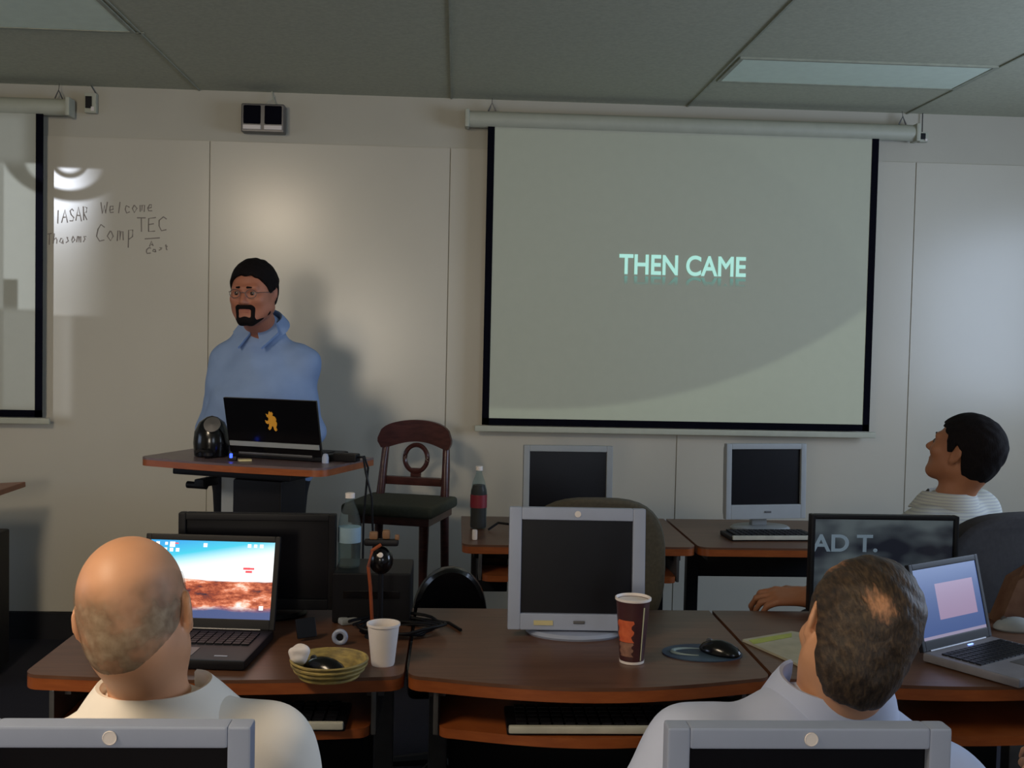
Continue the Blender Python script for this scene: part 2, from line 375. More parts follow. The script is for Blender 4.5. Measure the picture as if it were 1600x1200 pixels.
# handwriting on the panel left of the presenter
m_ink = mat('marker_ink', (134, 126, 118), .7)
def hand_strokes():
    G = {  # strokes in a unit box
        'I': [[(.5, 0), (.55, 1)]], 'A': [[(0, 0), (.45, 1), (.9, 0)], [(.2, .4), (.7, .4)]],
        'S': [[(.85, .85), (.5, 1), (.15, .8), (.4, .55), (.8, .35), (.6, .05), (.1, .1)]],
        'R': [[(.1, 0), (.1, 1), (.7, .9), (.7, .55), (.1, .5), (.8, 0)]],
        'W': [[(0, 1), (.2, 0), (.45, .7), (.7, 0), (.95, 1)]], 'e': [[(.1, .3), (.7, .35), (.6, .6), (.3, .6), (.1, .3), (.3, .05), (.8, .1)]],
        'l': [[(.4, 0), (.5, 1)]], 'c': [[(.8, .5), (.4, .6), (.1, .3), (.4, 0), (.85, .1)]], 'o': [[(.4, .6), (.1, .3), (.4, 0), (.8, .3), (.45, .6)]],
        'm': [[(.05, 0), (.1, .55), (.3, .55), (.4, .05), (.5, .55), (.75, .55), (.8, 0)]],
        'C': [[(.9, .85), (.55, 1), (.15, .75), (.05, .35), (.3, .02), (.9, .1)]], 'p': [[(.15, -.45), (.2, .6), (.65, .55), (.7, .2), (.2, .05)]],
        'T': [[(0, .95), (1, 1)], [(.5, 1), (.45, 0)]], 'E': [[(.9, 1), (.15, .95), (.1, .02), (.85, .05)], [(.12, .5), (.7, .52)]],
        'h': [[(.1, 0), (.15, 1)], [(.12, .4), (.5, .6), (.7, .4), (.7, 0)]], 'r': [[(.1, 0), (.15, .55)], [(.15, .4), (.5, .6), (.8, .5)]],
        's': [[(.7, .55), (.3, .55), (.6, .25), (.15, .02)]], 'a': [[(.7, .5), (.3, .55), (.15, .2), (.5, .05), (.7, .4), (.8, 0)]],
        'n': [[(.1, 0), (.15, .55)], [(.15, .4), (.5, .6), (.75, 0)]], 't': [[(.4, .9), (.4, 0), (.7, .05)], [(.15, .6), (.75, .6)]],
        ':': [[(.3, .5), (.35, .55)], [(.3, .1), (.35, .15)]]}
    out = []
    def word(s, x0, y0, x1, y1, h):
        n_ = len(s); w = (x1-x0)/n_; out.append([])
        for i, ch in enumerate(s):
            ox = x0+w*i; oy = y0+(y1-y0)*i/n_
            for st in G[ch]: out[-1].append([(ox+p[0]*w*.85, oy-p[1]*h) for p in st])
    word('IASAR', 86, 350, 140, 342, 21); word('Welcome', 158, 334, 242, 330, 18)
    word('Thasoms', 74, 382, 138, 378, 17); word('Comp', 151, 378, 214, 374, 27); word('TEC', 214, 362, 264, 361, 22)
    out[-1].append([(226, 374), (250, 371)]); word('A', 234, 385, 242, 384, 8); word('Cast', 228, 396, 266, 388, 9)
    return out
yy = WY-.0085
org = Vector(panels[1].location)
for wd in hand_strokes():
    b = MB()
    for st in wd: b.tube([at(p[0]+random.uniform(-.8, .8), p[1]+random.uniform(-.8, .8), yy)-org for p in st], .0030, 5)
    w_ = b.build('handwritten_word', m_ink, panels[1])
    for v in w_.data.vertices: v.co.y = -.0045+(v.co.y+.0045)*.12

# small boxes on the wall
def wall_box(name, label, cat, c, w, h, d, m, wires):
    t = thing(name, label, cat, c); MB().box((0, 0, 0), (w, d, h), bev=.004).build('housing', m_case, t)
    MB().box((-.006, -d/2-.002, .002), (w*.55, .006, h*.6), bev=.002).build('switch', m_black, t)
    MB().box((w*.22, -d/2-.002, -h*.3), (w*.25, .006, h*.2)).build('indicator', m_white, t)
    b = MB()
    for pts in wires: b.tube(pts, .0028, 6)
    b.build('cord', m_metal, t); return t
c = at(143, 162, WY-.02); dz = HZ-c.z
wall_box('wall_switch', 'small box switch with wire at right end of the left screen housing', 'switch', (c.x, WY-.025, c.z), .055, .095, .034, m_black,
         [[(-.02, .01, dz), (-.012, .008, .1), (.02, .004, .05)], [(.02, .01, dz-.05), (.024, .006, 0)]])
c = at(1441, 215, WY-.02); dz = HZ-c.z
wall_box('wall_switch', 'tiny dark box switch at right end of the right screen housing', 'switch', (c.x, WY-.025, c.z), .045, .05, .034, m_black,
         [[(0, .01, dz), (0, .008, .02)]])
c = at(413, 187, WY-.04)
t = thing('wall_speaker', 'pair of small black-fronted speakers high on the wall above the presenter', 'speaker', (c.x, WY-.05, c.z))
MB().box((0, 0, 0), (.205, .075, .135), bev=.008).build('housing', m_metal, t)
for s in (-1, 1):
    MB().box((s*.05, -.038, .014), (.082, .012, .088), bev=.006).build('grille', m_border, t)
    MB().box((s*.05, -.039, -.046), (.084, .01, .02), bev=.002).build('lower_strip', m_white, t)
dz = HZ-c.z
MB().tube([(.03, .03, dz), (.045, .02, dz-.05), (.062, .0, .066)], .003, 6).tube([(.045, .03, dz-.02), (.0, .0, .066)], .002, 6).build('cord', m_case, t)

# ---------------------------------------------------------------- desks
def rounded_top(w, yf, yb, bow, r=.04, n=14):
    P = [(-w/2, yb), (-w/2, yf+r)]
    P += [(-w/2+r-r*math.cos(a), yf+r-r*math.sin(a)) for a in np.linspace(0, PI/2, 6)[1:]]
    for k in range(1, n): t_ = k/n; P.append((-w/2+r+(w-2*r)*t_, yf-bow*math.sin(PI*t_)))
    P += [(w/2-r+r*math.sin(a), yf+r-r*math.cos(a)) for a in np.linspace(0, PI/2, 6)]
    P.append((w/2, yb)); return P
def desk(label, x0, x1, yf, yb, z=.74, bow=.05, tray=True, legs='metal', mtop=None, group='computer desks'):
    w = x1-x0; cx = (x0+x1)/2; t = thing('computer_desk', label, 'desk', (cx, (yf+yb)/2, 0), 0, group); cy = (yf+yb)/2
    P = rounded_top(w-.006, yf-cy, yb-cy, bow)
    MB().prism([(x, y, z-.008) for x, y in P], (0, 0, .008)).build('desktop', mtop or m_wood, t)
    MB().prism([(x*1.0, y-.0, z-.034) for x, y in P], (0, 0, .0258)).build('edge_band', m_edge, t)
    for s in (-1, 1):
        l_ = MB(); x = s*(w/2-.07)
        l_.box((x, .1, (z-.034)/2+.03), (.05, .05, z-.1), bev=.006); l_.box((x, 0, .025), (.05, (yb-yf)*.9, .04), bev=.008)
        l_.box((x, 0, z-.05), (.04, (yb-yf)*.8, .03)); l_.build('leg', m_metal if legs == 'metal' else m_black, t)
    ph = .34 if legs == 'metal' else .12
    MB().box((0, .14, z-.09-ph/2), (w-.2, .015, ph)).build('back_panel', m_black, t)
    if tray:
        tw = w*.82; P = rounded_top(tw, yf-cy-.02, yf-cy+.3, bow*.8, .03)
        MB().prism([(x, y, z-.135) for x, y in P], (0, 0, .022)).build('keyboard_tray', m_edge, t)
        for s in (-1, 1):
            MB().box((s*(tw/2+.008), yf-cy+.14, z-.085), (.012, .28, .1), bev=.003).build('tray_bracket', m_metal, t)
    return t
Lfl, Lfr, Mfr = onz(50, 1040, .74), onz(636, 1063, .74), onz(1200, 1062, .74)
YF, YBK = 2.455, 3.09; xm0 = -.10; xm1 = .752
desk('brown laminate computer desk in front of the bald man, under the lit laptop', Lfl.x, xm0-.002, YF, YBK, bow=.03)
desk('brown laminate computer desk with bowed front under the silver monitor and coffee cup', xm0+.002, xm1-.002, YF, YBK, bow=.075)
desk('brown laminate computer desk at right under the open silver laptop', xm1+.002, xm1+.87, YF, YBK, bow=.05)
desk('brown desk by the front wall holding the cola bottle', .035, .93, 4.06, 4.72, bow=.0, tray=True, legs='dark')
desk('brown desk by the front wall under the rear right monitor', .936, 1.80, 4.06, 4.72, bow=.0, tray=False, legs='dark')
desk('desk in the foreground under the nearest left monitor', -1.3, -.22, .62, 1.44, z=.70, bow=0, tray=False)
desk('desk in the foreground under the nearest right monitor', -.21, .8, .62, 1.44, z=.70, bow=0, tray=False)
# dark foot rail and frame of the rear right desk
# tall side table cropped at the left edge
c = at(12, 782, 4.6)
t = thing('side_table', 'corner of a tall wooden table cropped by the left edge', 'table', (c.x-.44, 4.75, 0))
MB().box((0, 0, c.z-.012), (.72, .5, .024), rot=Euler((0, rad(-4), 0)).to_matrix(), bev=.004).build('table_top', m_edge, t)
MB().cyl((.1, 0, .03), (.1, 0, c.z-.03), .035).build('leg', m_black, t); MB().box((.08, 0, .33), (.5, .3, .6), bev=.01).build('cabinet', m_base, t)
MB().box((0, 0, .02), (.55, .4, .04), bev=.01).build('base', m_black, t)

# ---------------------------------------------------------------- monitors and keyboards
def monitor(name, label, loc, rz, w, h, bw, bb, lift, mb, tilt=0, base=True, logo=True, group=None, note=False, bt=None):
    """loc: desk point under the screen; lift: gap below the panel"""
    t = thing(name, label, 'monitor', loc, rz, group); R_ = Matrix.Rotation(rad(-tilt), 4, 'X'); piv = Vector((0, 0, lift))
    def tl(o):
        o.data.transform(Matrix.Translation(piv) @ R_); return o
    bz = tl(MB().frame(w, h, bw, .03, 0, 0, bb, bt).build('bezel', mb, t))
    tl(MB().box((0, .004, (bb+h-bw)/2), (w-2*bw+.004, .014, h-bw-bb+.004)).build('screen', m_screen, t))
    tl(MB().box((0, .03, h/2), (w-.02, .04, h-.02), bev=.015, seg=3).build('rear_shell', mb, t))
    if logo:
        g = MB(); g.lathe([(.0001, 0), (.0075, 0), (.0075, .0015), (.0001, .0015)], n=24).tube([(.0075*math.cos(a), .0075*math.sin(a), .001) for a in np.linspace(0, 2*PI, 20, endpoint=False)], .001, 5, True); o = g.build('logo', m_white, t)
        o.data.transform(Matrix.Translation((0, -.0155, h-(bt or bw)/2)) @ Matrix.Rotation(rad(90), 4, 'X')); tl(o)
    if note:
        tl(MB().box((-w*.24, -.0165, bb*.45), (.05, .002, .012)).build('sticker', m_paper, t))
    tl(MB().box((w*.02, -.016, bb*.5), (.03, .004, .008), bev=.002).build('button', m_metal, t))
    if base:
        MB().box((0, .06, lift/2+.07), (.07, .03, lift+.14), bev=.008).build('stand', mb, t)
        MB().lathe([(.001, 0), (.125, 0), (.13, .006), (.12, .014), (.001, .018)], (0, .04, 0), 36, 1, .72).build('base', mb, t)
    return t
mb_ = onz(905, 1002, .74)
monitor('lcd_monitor', 'silver-framed monitor on the middle desk beside the paper coffee cup', (mb_.x-.005, mb_.y+.045, .74), rad(-1.5), .357, .318, .033, .043, .018, m_silver, tilt=5, note=True, group='silver monitors')
c1, c2 = at(817, 695, 4.45), at(957, 702, 4.45); zb = .74
c = at(886, 800, 4.45)
monitor('lcd_monitor', 'rear silver-framed monitor by the wall, partly hidden by the grey chair', (c.x, 4.45, .74), rad(2), c2.x-c1.x, c1.z-.765, .026, .045, .025, m_silver2, tilt=2, group='silver monitors', logo=False)
c1, c2 = at(1132, 692, 4.45), at(1264, 700, 4.45)
monitor('lcd_monitor', 'rear silver-framed monitor near the wall below the slide screen corner', ((c1.x+c2.x)/2, 4.45, .74), rad(10), (c2.x-c1.x)*1.01, c1.z-.79, .024, .06, .05, m_silver2, tilt=2, group='silver monitors', logo=False)
# foreground pair
FY = 1.27
def fore(label, x0, y0, x1, y1, lg):
    a, b_ = at(x0, y0, FY), at(x1, y1, FY); w = b_.x-a.x; top = (a.z+b_.z)/2; lift = .03
    return monitor('lcd_monitor', label, ((a.x+b_.x)/2, FY, .70), 0, w, top-.70-lift, .0275, .045, lift, m_silver, group='silver monitors', bt=.026)
fore('nearest silver monitor at the lower left, in front of the bald man', -42+0, 1126, 396, 1130, 1)
fore('nearest silver monitor at the lower right, in front of the brown-haired man', 1040, 1133, 1480, 1129, 1)
# black monitors
c1, c2 = at(285, 797, 3.0), at(528, 797, 3.0)
monitor('lcd_monitor', 'large black monitor, switched off, behind the lit laptop', ((c1.x+c2.x)/2, 2.97, .74), 0, c2.x-c1.x, c1.z-.765, .02, .03, .025, m_black, logo=False, group='black monitors')
c1, c2 = at(1262, 801, 3.0), at(1491, 805, 3.0)
mk = monitor('lcd_monitor', 'black monitor with dim reflected lettering behind the brown-haired man', ((c1.x+c2.x)/2, 2.98, .74), 0, c2.x-c1.x, c1.z-.77, .013, .05, .03, m_black, logo=False, group='black monitors')
def screen_mat(name, fn, strength, rough=.25):
    m = bpy.data.materials.new(name); m.use_nodes = True; nt = m.node_tree; n = nt.nodes; l = nt.links; b = n['Principled BSDF']
    b.inputs['Base Color'].default_value = (.01, .01, .012, 1); b.inputs['Roughness'].default_value = rough
    tc = n.new('ShaderNodeTexCoord'); col = fn(n, l, tc); l.new(col, b.inputs['Emission Color']); b.inputs['Emission Strength'].default_value = strength
    return m
def ramp(n, pts, const=False):
    r = n.new('ShaderNodeValToRGB'); r.color_ramp.interpolation = 'CONSTANT' if const else 'LINEAR'
    while len(r.color_ramp.elements) < len(pts): r.color_ramp.elements.new(.5)
    for e, (p, c) in zip(r.color_ramp.elements, pts): e.position = p; e.color = (*lin(c), 1)
    return r
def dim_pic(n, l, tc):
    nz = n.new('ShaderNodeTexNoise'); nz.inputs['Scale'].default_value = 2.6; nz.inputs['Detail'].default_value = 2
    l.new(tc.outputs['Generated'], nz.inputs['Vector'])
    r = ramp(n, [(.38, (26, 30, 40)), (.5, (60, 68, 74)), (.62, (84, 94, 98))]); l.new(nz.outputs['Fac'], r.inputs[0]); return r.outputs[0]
ms = screen_mat('painted_dim_reflection', dim_pic, .6)  # reflection painted into the screen as a faint glow, lettering included
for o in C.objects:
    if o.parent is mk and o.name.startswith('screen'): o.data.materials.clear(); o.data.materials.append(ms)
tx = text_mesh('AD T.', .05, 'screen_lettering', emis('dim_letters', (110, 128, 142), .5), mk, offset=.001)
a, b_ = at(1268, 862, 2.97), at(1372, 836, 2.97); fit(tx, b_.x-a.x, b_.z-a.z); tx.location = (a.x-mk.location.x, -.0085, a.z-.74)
# keyboards
def keyboard(label, c, w, mb, rz=0, group='keyboards', nk=14):
    t = thing('keyboard', label, 'keyboard', c, rz, group)
    MB().box((0, 0, .009), (w, .15, .018), bev=.005).build('body', mb, t)
    b = MB()
    for r_ in range(5):
        for k in range(nk): b.box((-w/2+.02+(w-.04)*(k+.5)/nk, -.05+r_*.026, .0205), ((w-.04)/nk*.8, .02, .007))
    b.build('keys', m_black, t, smooth=False)
    MB().box((0, -.073, .014), (w*.98, .014, .017), bev=.004).build('front_rim', mat('pale_grey_rim', (178, 178, 166), .5), t); return t
tz = .74-.113
a, b_ = at(792, 1092, 2.42), at(1085, 1098, 2.42)
keyboard('black and silver keyboard on the pull-out tray of the middle desk', ((a.x+b_.x)/2, 2.47, tz), b_.x-a.x, m_black)
a, b_ = at(300, 1086, 2.44), at(542, 1091, 2.44)
keyboard('black and silver keyboard on the pull-out tray of the left desk', ((a.x+b_.x)/2-.05, 2.49, tz), b_.x-a.x+.1, m_black)
c = onz(1185, 830, .74)
keyboard('dark keyboard on the rear desk below the right silver monitor', (c.x, 4.28, .74), .36, m_black, rad(4))
MB_ = tag(MB().box((0, 0, .006), (.02, .008, .006), bev=.002).build('indicator_light', emis('amber_led', (230, 210, 60), 1.2), loc=(onz(1243, 829, .74).x, 4.19, .741)), 'tiny yellow indicator light on the rear right desk', 'light')

# ---------------------------------------------------------------- laptops
def laptop(label, hinge, rz, w, d, h, ang, mlid, mbase, mscr, back=False):
    """hinge: centre of the hinge; screen faces local -y; ang: opening from vertical"""
    t = thing('laptop', label, 'laptop', hinge, rz)
    MB().box((0, -d/2, .013), (w, d, .022), bev=.006).build('base', mbase, t)
    k = MB()
    for r_ in range(6):
        for q in range(14): k.box((-w*.43+w*.86*(q+.5)/14, -.045-r_*.018, .0255), (w*.86/14*.84, .0145, .004))
    k.build('keys', m_black, t, smooth=False)
    MB().box((0, -d*.76, .0245), (w*.24, d*.24, .0015), bev=.0005).build('touchpad', m_metal, t)
    R_ = Matrix.Translation((0, .002, .022)) @ Matrix.Rotation(rad(-ang), 4, 'X')
    o = MB().frame(w, h, .014, .010, 0, 0, .026, .016, .003).build('screen_frame', mlid, t); o.data.transform(R_)
    o = MB().box((0, .004, h/2), (w, .006, h), bev=.002).build('lid', mlid, t); o.data.transform(R_)
    o = MB().box((0, -.0012, (h+.010)/2), (w-.026, .003, h-.04)).build('screen', mscr, t); o.data.transform(R_)
    MB().cyl((-w*.4, .003, .02), (w*.4, .003, .02), .008).build('hinge', m_metal, t)
    return t, R_
# desert desktop picture on the lit laptop
def desert(n, l, tc):
    sp = n.new('ShaderNodeSeparateXYZ'); l.new(tc.outputs['Generated'], sp.inputs[0])
    nz = n.new('ShaderNodeTexNoise'); nz.inputs['Scale'].default_value = 4.5; nz.inputs['Detail'].default_value = 8; nz.inputs['Roughness'].default_value = .7
    mp = n.new('ShaderNodeMapping'); mp.inputs['Scale'].default_value = (1, 1, 1.3); l.new(tc.outputs['Generated'], mp.inputs[0]); l.new(mp.outputs[0], nz.inputs['Vector'])
    land = ramp(n, [(.34, (50, 36, 50)), (.44, (150, 66, 42)), (.54, (214, 120, 84)), (.62, (255, 205, 180)), (.7, (255, 250, 250))]); l.new(nz.outputs['Fac'], land.inputs[0])
    # sky: blue at the upper left, white to the right and below
    ma = n.new('ShaderNodeMath'); ma.operation = 'MULTIPLY_ADD'; l.new(sp.outputs[0], ma.inputs[0]); ma.inputs[1].default_value = -.28; l.new(sp.outputs[2], ma.inputs[2])
    sky = ramp(n, [(.48, (255, 255, 255)), (.60, (225, 248, 255)), (.75, (70, 200, 225)), (.92, (60, 165, 225))]); l.new(ma.outputs[0], sky.inputs[0])
    wv = n.new('ShaderNodeTexNoise'); wv.inputs['Scale'].default_value = 3; l.new(tc.outputs['Generated'], wv.inputs['Vector'])
    a = n.new('ShaderNodeMath'); a.operation = 'MULTIPLY_ADD'; l.new(wv.outputs['Fac'], a.inputs[0]); a.inputs[1].default_value = -.12; l.new(sp.outputs[2], a.inputs[2])
    st = n.new('ShaderNodeMapRange'); l.new(a.outputs[0], st.inputs['Value']); st.inputs['From Min'].default_value = .425; st.inputs['From Max'].default_value = .445
    mx = n.new('ShaderNodeMix'); mx.data_type = 'RGBA'; l.new(st.outputs[0], mx.inputs[0]); l.new(land.outputs[0], mx.inputs[6]); l.new(sky.outputs[0], mx.inputs[7])
    # dark blue-grey foreground strip
    st2 = n.new('ShaderNodeMapRange'); l.new(a.outputs[0], st2.inputs['Value']); st2.inputs['From Min'].default_value = .03; st2.inputs['From Max'].default_value = .10
    mx2 = n.new('ShaderNodeMix'); mx2.data_type = 'RGBA'; l.new(st2.outputs[0], mx2.inputs[0]); mx2.inputs[6].default_value = (*lin((70, 84, 128)), 1); l.new(mx.outputs[2], mx2.inputs[7])
    return mx2.outputs[2]
m_desert = screen_mat('desert_wallpaper', desert, 1.15)
hc = onz(336, 992, .74)
lp, R_ = laptop('open black laptop with bright desert picture on the left desk', (hc.x-.018, 2.77, .74), rad(-5), .35, .27, .236, 14, m_black, m_black, m_desert)
m_ico = emis('desktop_icon_white', (250, 252, 255), 1.15)
b = MB()
for (u, v, s) in [(.05, .95, 1), (.12, .95, .8), (.17, .94, 1.5), (.05, .87, 1), (.11, .865, 1.3), (.165, .87, 1), (.215, .87, 1), (.05, .79, 1), (.11, .79, 1.2), (.44, .94, 1.1), (.80, .945, 1), (.85, .945, .9), (.90, .945, 1), (.93, .15, 1.2)]:
    b.box(((u-.5)*.318, -.003, .025+v*.196), (.009*s, .001, .009*s), bev=.0003)
o = b.build('desktop_icons', m_ico, lp); o['kind'] = 'stuff'; o.data.transform(R_)
b = MB()
for (u, v, s) in [(.205, .955, .8), (.79, .65, 1.4), (.83, .65, 1.2), (.81, .61, 1.4)]: b.box(((u-.5)*.318, -.003, .025+v*.196), (.012*s, .001, .004*s))
o = b.build('red_icons', emis('icon_red', (225, 80, 90), 1.1), lp); o['kind'] = 'stuff'; o.data.transform(R_)
lp_obj = lp
MB().box((.11, -.235, .0245), (.03, .006, .001)).build('sticker', m_silver, lp)
# blue screen laptop at right
def bluewin(n, l, tc):
    br = n.new('ShaderNodeSeparateXYZ'); l.new(tc.outputs['Generated'], br.inputs[0])
    def band(src, a, b_):
        g = n.new('ShaderNodeMath'); g.operation = 'GREATER_THAN'; l.new(src, g.inputs[0]); g.inputs[1].default_value = a
        h = n.new('ShaderNodeMath'); h.operation = 'LESS_THAN'; l.new(src, h.inputs[0]); h.inputs[1].default_value = b_
        m_ = n.new('ShaderNodeMath'); m_.operation = 'MULTIPLY'; l.new(g.outputs[0], m_.inputs[0]); l.new(h.outputs[0], m_.inputs[1]); return m_.outputs[0]
    m_ = n.new('ShaderNodeMath'); m_.operation = 'MULTIPLY'; l.new(band(br.outputs[0], .30, .90), m_.inputs[0]); l.new(band(br.outputs[2], .25, .76), m_.inputs[1])
    bar = ramp(n, [(0, (170, 160, 190)), (.05, (70, 96, 158)), (1, (66, 92, 150))], True); l.new(br.outputs[2], bar.inputs[0])
    mx = n.new('ShaderNodeMix'); mx.data_type = 'RGBA'; l.new(m_.outputs[0], mx.inputs[0]); l.new(bar.outputs[0], mx.inputs[6]); mx.inputs[7].default_value = (*lin((176, 150, 184)), 1)
    return mx.outputs[2]
m_bluew = screen_mat('blue_desktop_window', bluewin, .62)
ha, hb = onz(1428, 1032, .74), onz(1532, 1006, .74)
hcen = (ha+hb)/2; lw = (hb-ha).length; rzl = math.atan2((hb-ha).y, (hb-ha).x)
lp2, R_ = laptop('open silver laptop with pale window on a blue desktop on the right desk', (hcen.x+.02, hcen.y-.01, .74), rzl, max(lw, .30), .25, .215, 14, m_black, mat('grey_laptop_body', (116, 114, 118), .4), m_bluew)
LED = MB().box((.02, -.022, .0255), (.02, .004, .002)).build('blue_light', emis('blue_led', (120, 150, 255), 3), lp2)
MB().box((-.1, -.245, .02), (.02, .004, .006)).build('front_light', emis('pale_led', (200, 215, 255), 2), lp2)

# ---------------------------------------------------------------- lectern stand with laptop
LZ = 1.065; la = onz(236, 722, LZ); lb = onz(528, 745, LZ)   # left and right ends of the front edge
lrz = math.atan2(lb.y-la.y, lb.x-la.x); lrz = rad(-21)
lw = .74
lcx, lcy = (at(236, 722, 3.95).x+at(560, 745, 3.95).x)/2, 3.99
lt = thing('lectern_stand', 'tall laptop stand with dark board and orange-brown edge before the presenter', 'lectern', (lcx, lcy, 0), lrz)
P = rounded_top(lw, -.2, .2, .02, .05)
MB().prism([(x, y, LZ-.008) for x, y in P], (0, 0, .008)).build('board', m_lect, lt)
MB().prism([(x, y, LZ-.03) for x, y in P], (0, 0, .022)).build('edge_band', m_edge, lt)
MB().box((-.03, .02, LZ-.052), (.48, .3, .022), bev=.006).build('lower_shelf', m_black, lt)
MB().box((-.2, -.02, LZ-.10), (.04, .1, .03), bev=.006).cyl((-.26, -.05, LZ-.11), (-.18, -.05, LZ-.11), .013).build('clamp', m_black, lt)
MB().box((-.115, .02, LZ/2-.02), (.06, .06, LZ-.08), bev=.006).build('column', m_silver2, lt)
MB().box((.035, .03, LZ-.17), (.2, .18, .19), bev=.01).build('storage_box', m_black, lt)
for s in (-1, 1):
    MB().box((s*.16-.09, 0, .05), (.045, .5, .035), bev=.01).cyl((s*.16-.09-.01, -.2, .02), (s*.16-.09+.01, -.2, .02), .02).cyl((s*.16-.09-.01, .2, .02), (s*.16-.09+.01, .2, .02), .02).build('foot', m_metal, lt)
MB().box((-.09, .0, .08), (.34, .05, .03), bev=.006).build('crossbar', m_metal, lt)
# laptop seen from behind: its screen faces the presenter (local -y towards +Y)
hl = at(434, 716, 3.9)
lp3, R_ = laptop('black laptop seen from behind with gold figure emblem on the lectern', (hl.x-.006, 3.91, LZ), lrz+PI, .37, .2, .205, 14, m_blackg, m_black, m_screen)
o = MB().box((0, .0085, .036), (.36, .004, .018), bev=.001).build('silver_strip', m_silver2, lp3); o.data.transform(R_)
gold = mat('gold_decal', (222, 160, 52), .5, var=.05)
gp = [(-.18, .78), (-.08, 1.0), (.04, .92), (.10, .98), (.2, .86), (.14, .74), (.34, .66), (.42, .5), (.36, .42), (.44, .3), (.40, .14), (.34, .06), (.40, -.12), (.28, -.2), (.18, -.12), (.12, .1), (.04, .12), (-.06, -.06), (-.2, -.14), (-.3, -.02), (-.2, .1), (-.18, .26), (-.3, .22), (-.42, .3), (-.46, .46), (-.34, .4), (-.2, .46), (-.18, .6), (-.3, .66), (-.34, .84)]
o = MB().prism([(-x*.052, .0076, .10+z*.062) for x, z in gp], (0, .0014, 0)).build('gold_emblem', gold, lp3, smooth=False); o.data.transform(R_)
# things on the lectern
c = onz(333, 712, LZ)
def lpos(px, yo=0): q = at(px, 712, 3.95+yo); return q.x
t = thing('desk_speaker', 'rounded black desk speaker on the lectern left of the laptop', 'speaker', (lpos(326), 4.0, LZ))
MB().lathe([(.045, 0), (.062, .004), (.066, .05), (.062, .09), (.045, .125), (.02, .143), (.001, .148)], n=36).build('body', m_blackg, t)
MB().lathe([(.001, 0), (.03, 0), (.03, .006), (.001, .008)], n=24).build('cone', m_metal, t).data.transform(Matrix.Translation((.012, -.05, .118)) @ Matrix.Rotation(rad(60), 4, 'X'))
t = thing('gooseneck_clamp', 'small black knobbed clamp at the left of the lectern board', 'clamp', (lpos(318, -.1), 3.93, LZ))
MB().lathe([(.012, 0), (.02, .01), (.02, .02), (.012, .03), (.001, .034)], n=20).build('knob', m_black, t); MB().tube([(0, 0, .02), (-.03, 0, .028), (-.045, 0, .02)], .006).build('arm', m_black, t)
t = thing('usb_adapter', 'small black plug with blue light on the lectern', 'adapter', (lpos(360, -.12), 3.87, LZ))
MB().box((0, 0, .008), (.03, .02, .014), bev=.003).build('plug', m_black, t); MB().box((-.004, -.009, .018), (.01, .006, .016), bev=.002).build('blue_light', emis('blue_led2', (50, 80, 255), 3), t)
tag(MB().box((0, 0, .004), (.045, .03, .006), rot=Euler((0, 0, .3)).to_matrix()).build('note_pad', m_paper, loc=(lpos(380, -.12), 3.86, LZ)), 'yellowish note pad in front of the lectern laptop', 'note pad')
t = thing('power_adapter', 'black power adapter with hanging cords at the right end of the lectern', 'adapter', (lpos(540, -.1), 3.89, LZ), lrz)
MB().box((0, 0, .016), (.09, .04, .03), bev=.006).build('body', m_black, t)
MB().tube([(.04, 0, .018), (.07, -.01, .02), (.085, -.02, -.03), (.105, -.01, -.12), (.11, 0, -.30), (.09, 0, -.7)], .004).tube([(.03, .0, .016), (.06, .02, .02), (.075, .02, -.02), (.06, .02, -.2), (.06, .02, -.6)], .004).build('cord', m_black, t)
tag(MB().lathe([(.001, 0), (.012, 0), (.012, .02), (.008, .032), (.001, .034)], n=16).build('pale_cap', m_silver, loc=(lpos(509, -.1), 3.84, LZ)), 'small pale bottle cap right of the lectern laptop', 'cap')

# ---------------------------------------------------------------- bar stool with ring back
sc = at(626, 786, 4.9); SZ = sc.z
st = thing('bar_stool', 'dark red wooden bar stool with ring back by the front wall', 'stool', (sc.x+.005, 4.88, 0), rad(-16))
w2 = .165
for s in (-1, 1):
    MB().tube([(s*w2, .17, 0), (s*w2, .15, SZ*.5), (s*w2*.95, .15, SZ), (s*w2*.92, .18, SZ+.14), (s*w2*.88, .2, SZ+.28)], [.016, .019, .021, .019, .016], 10).build('rear_leg', m_mahog, st)
    MB().tube([(s*(w2-.01), -.18, 0), (s*(w2-.01), -.16, SZ*.45), (s*(w2-.01), -.15, SZ-.03)], [.012, .017, .024], 10).build('leg', m_mahog, st)
    MB().tube([(s*(w2-.005), -.165, SZ*.38), (s*w2, .155, SZ*.38)], .011).build('stretcher', m_mahog, st)
MB().tube([(-w2, -.165, SZ*.3), (w2, -.165, SZ*.3)], .012).build('footrest', m_mahog, st)
MB().box((0, 0, SZ-.045), (.37, .36, .045), bev=.006).build('apron', m_mahog, st)
MB().box((0, -.01, SZ-.005), (.42, .40, .05), bev=.022, seg=4).build('seat', m_seat, st)
# crest rail with rounded drooping ends
b = MB(); top, bot = [], []
for k in range(25):
    u = -1+k/12; x = u*.178; zc = .305-.035*u*u; hh = .05*math.sqrt(max(0, 1-abs(u)**7))+.008
    top.append((x, .235-.05*u*u*-1*-1, SZ+zc+hh)); bot.append((x, .235-.05*u*u, SZ+zc-hh*(.75+.35*u*u)))
b.prism(top+bot[::-1], (0, -.024, 0)); b.build('crest_rail', m_mahog, st)
MB().tube([(.055*math.sin(a), .2+.005*math.cos(a), SZ+.185+.062*math.cos(a)) for a in np.linspace(0, 2*PI, 32, endpoint=False)], .011, 8, True).build('ring_splat', m_mahog, st)
MB().box((0, .185, SZ+.08), (.3, .022, .04), bev=.006).box((0, .2, SZ+.115), (.05, .018, .05), bev=.006).build('lower_rail', m_mahog, st)

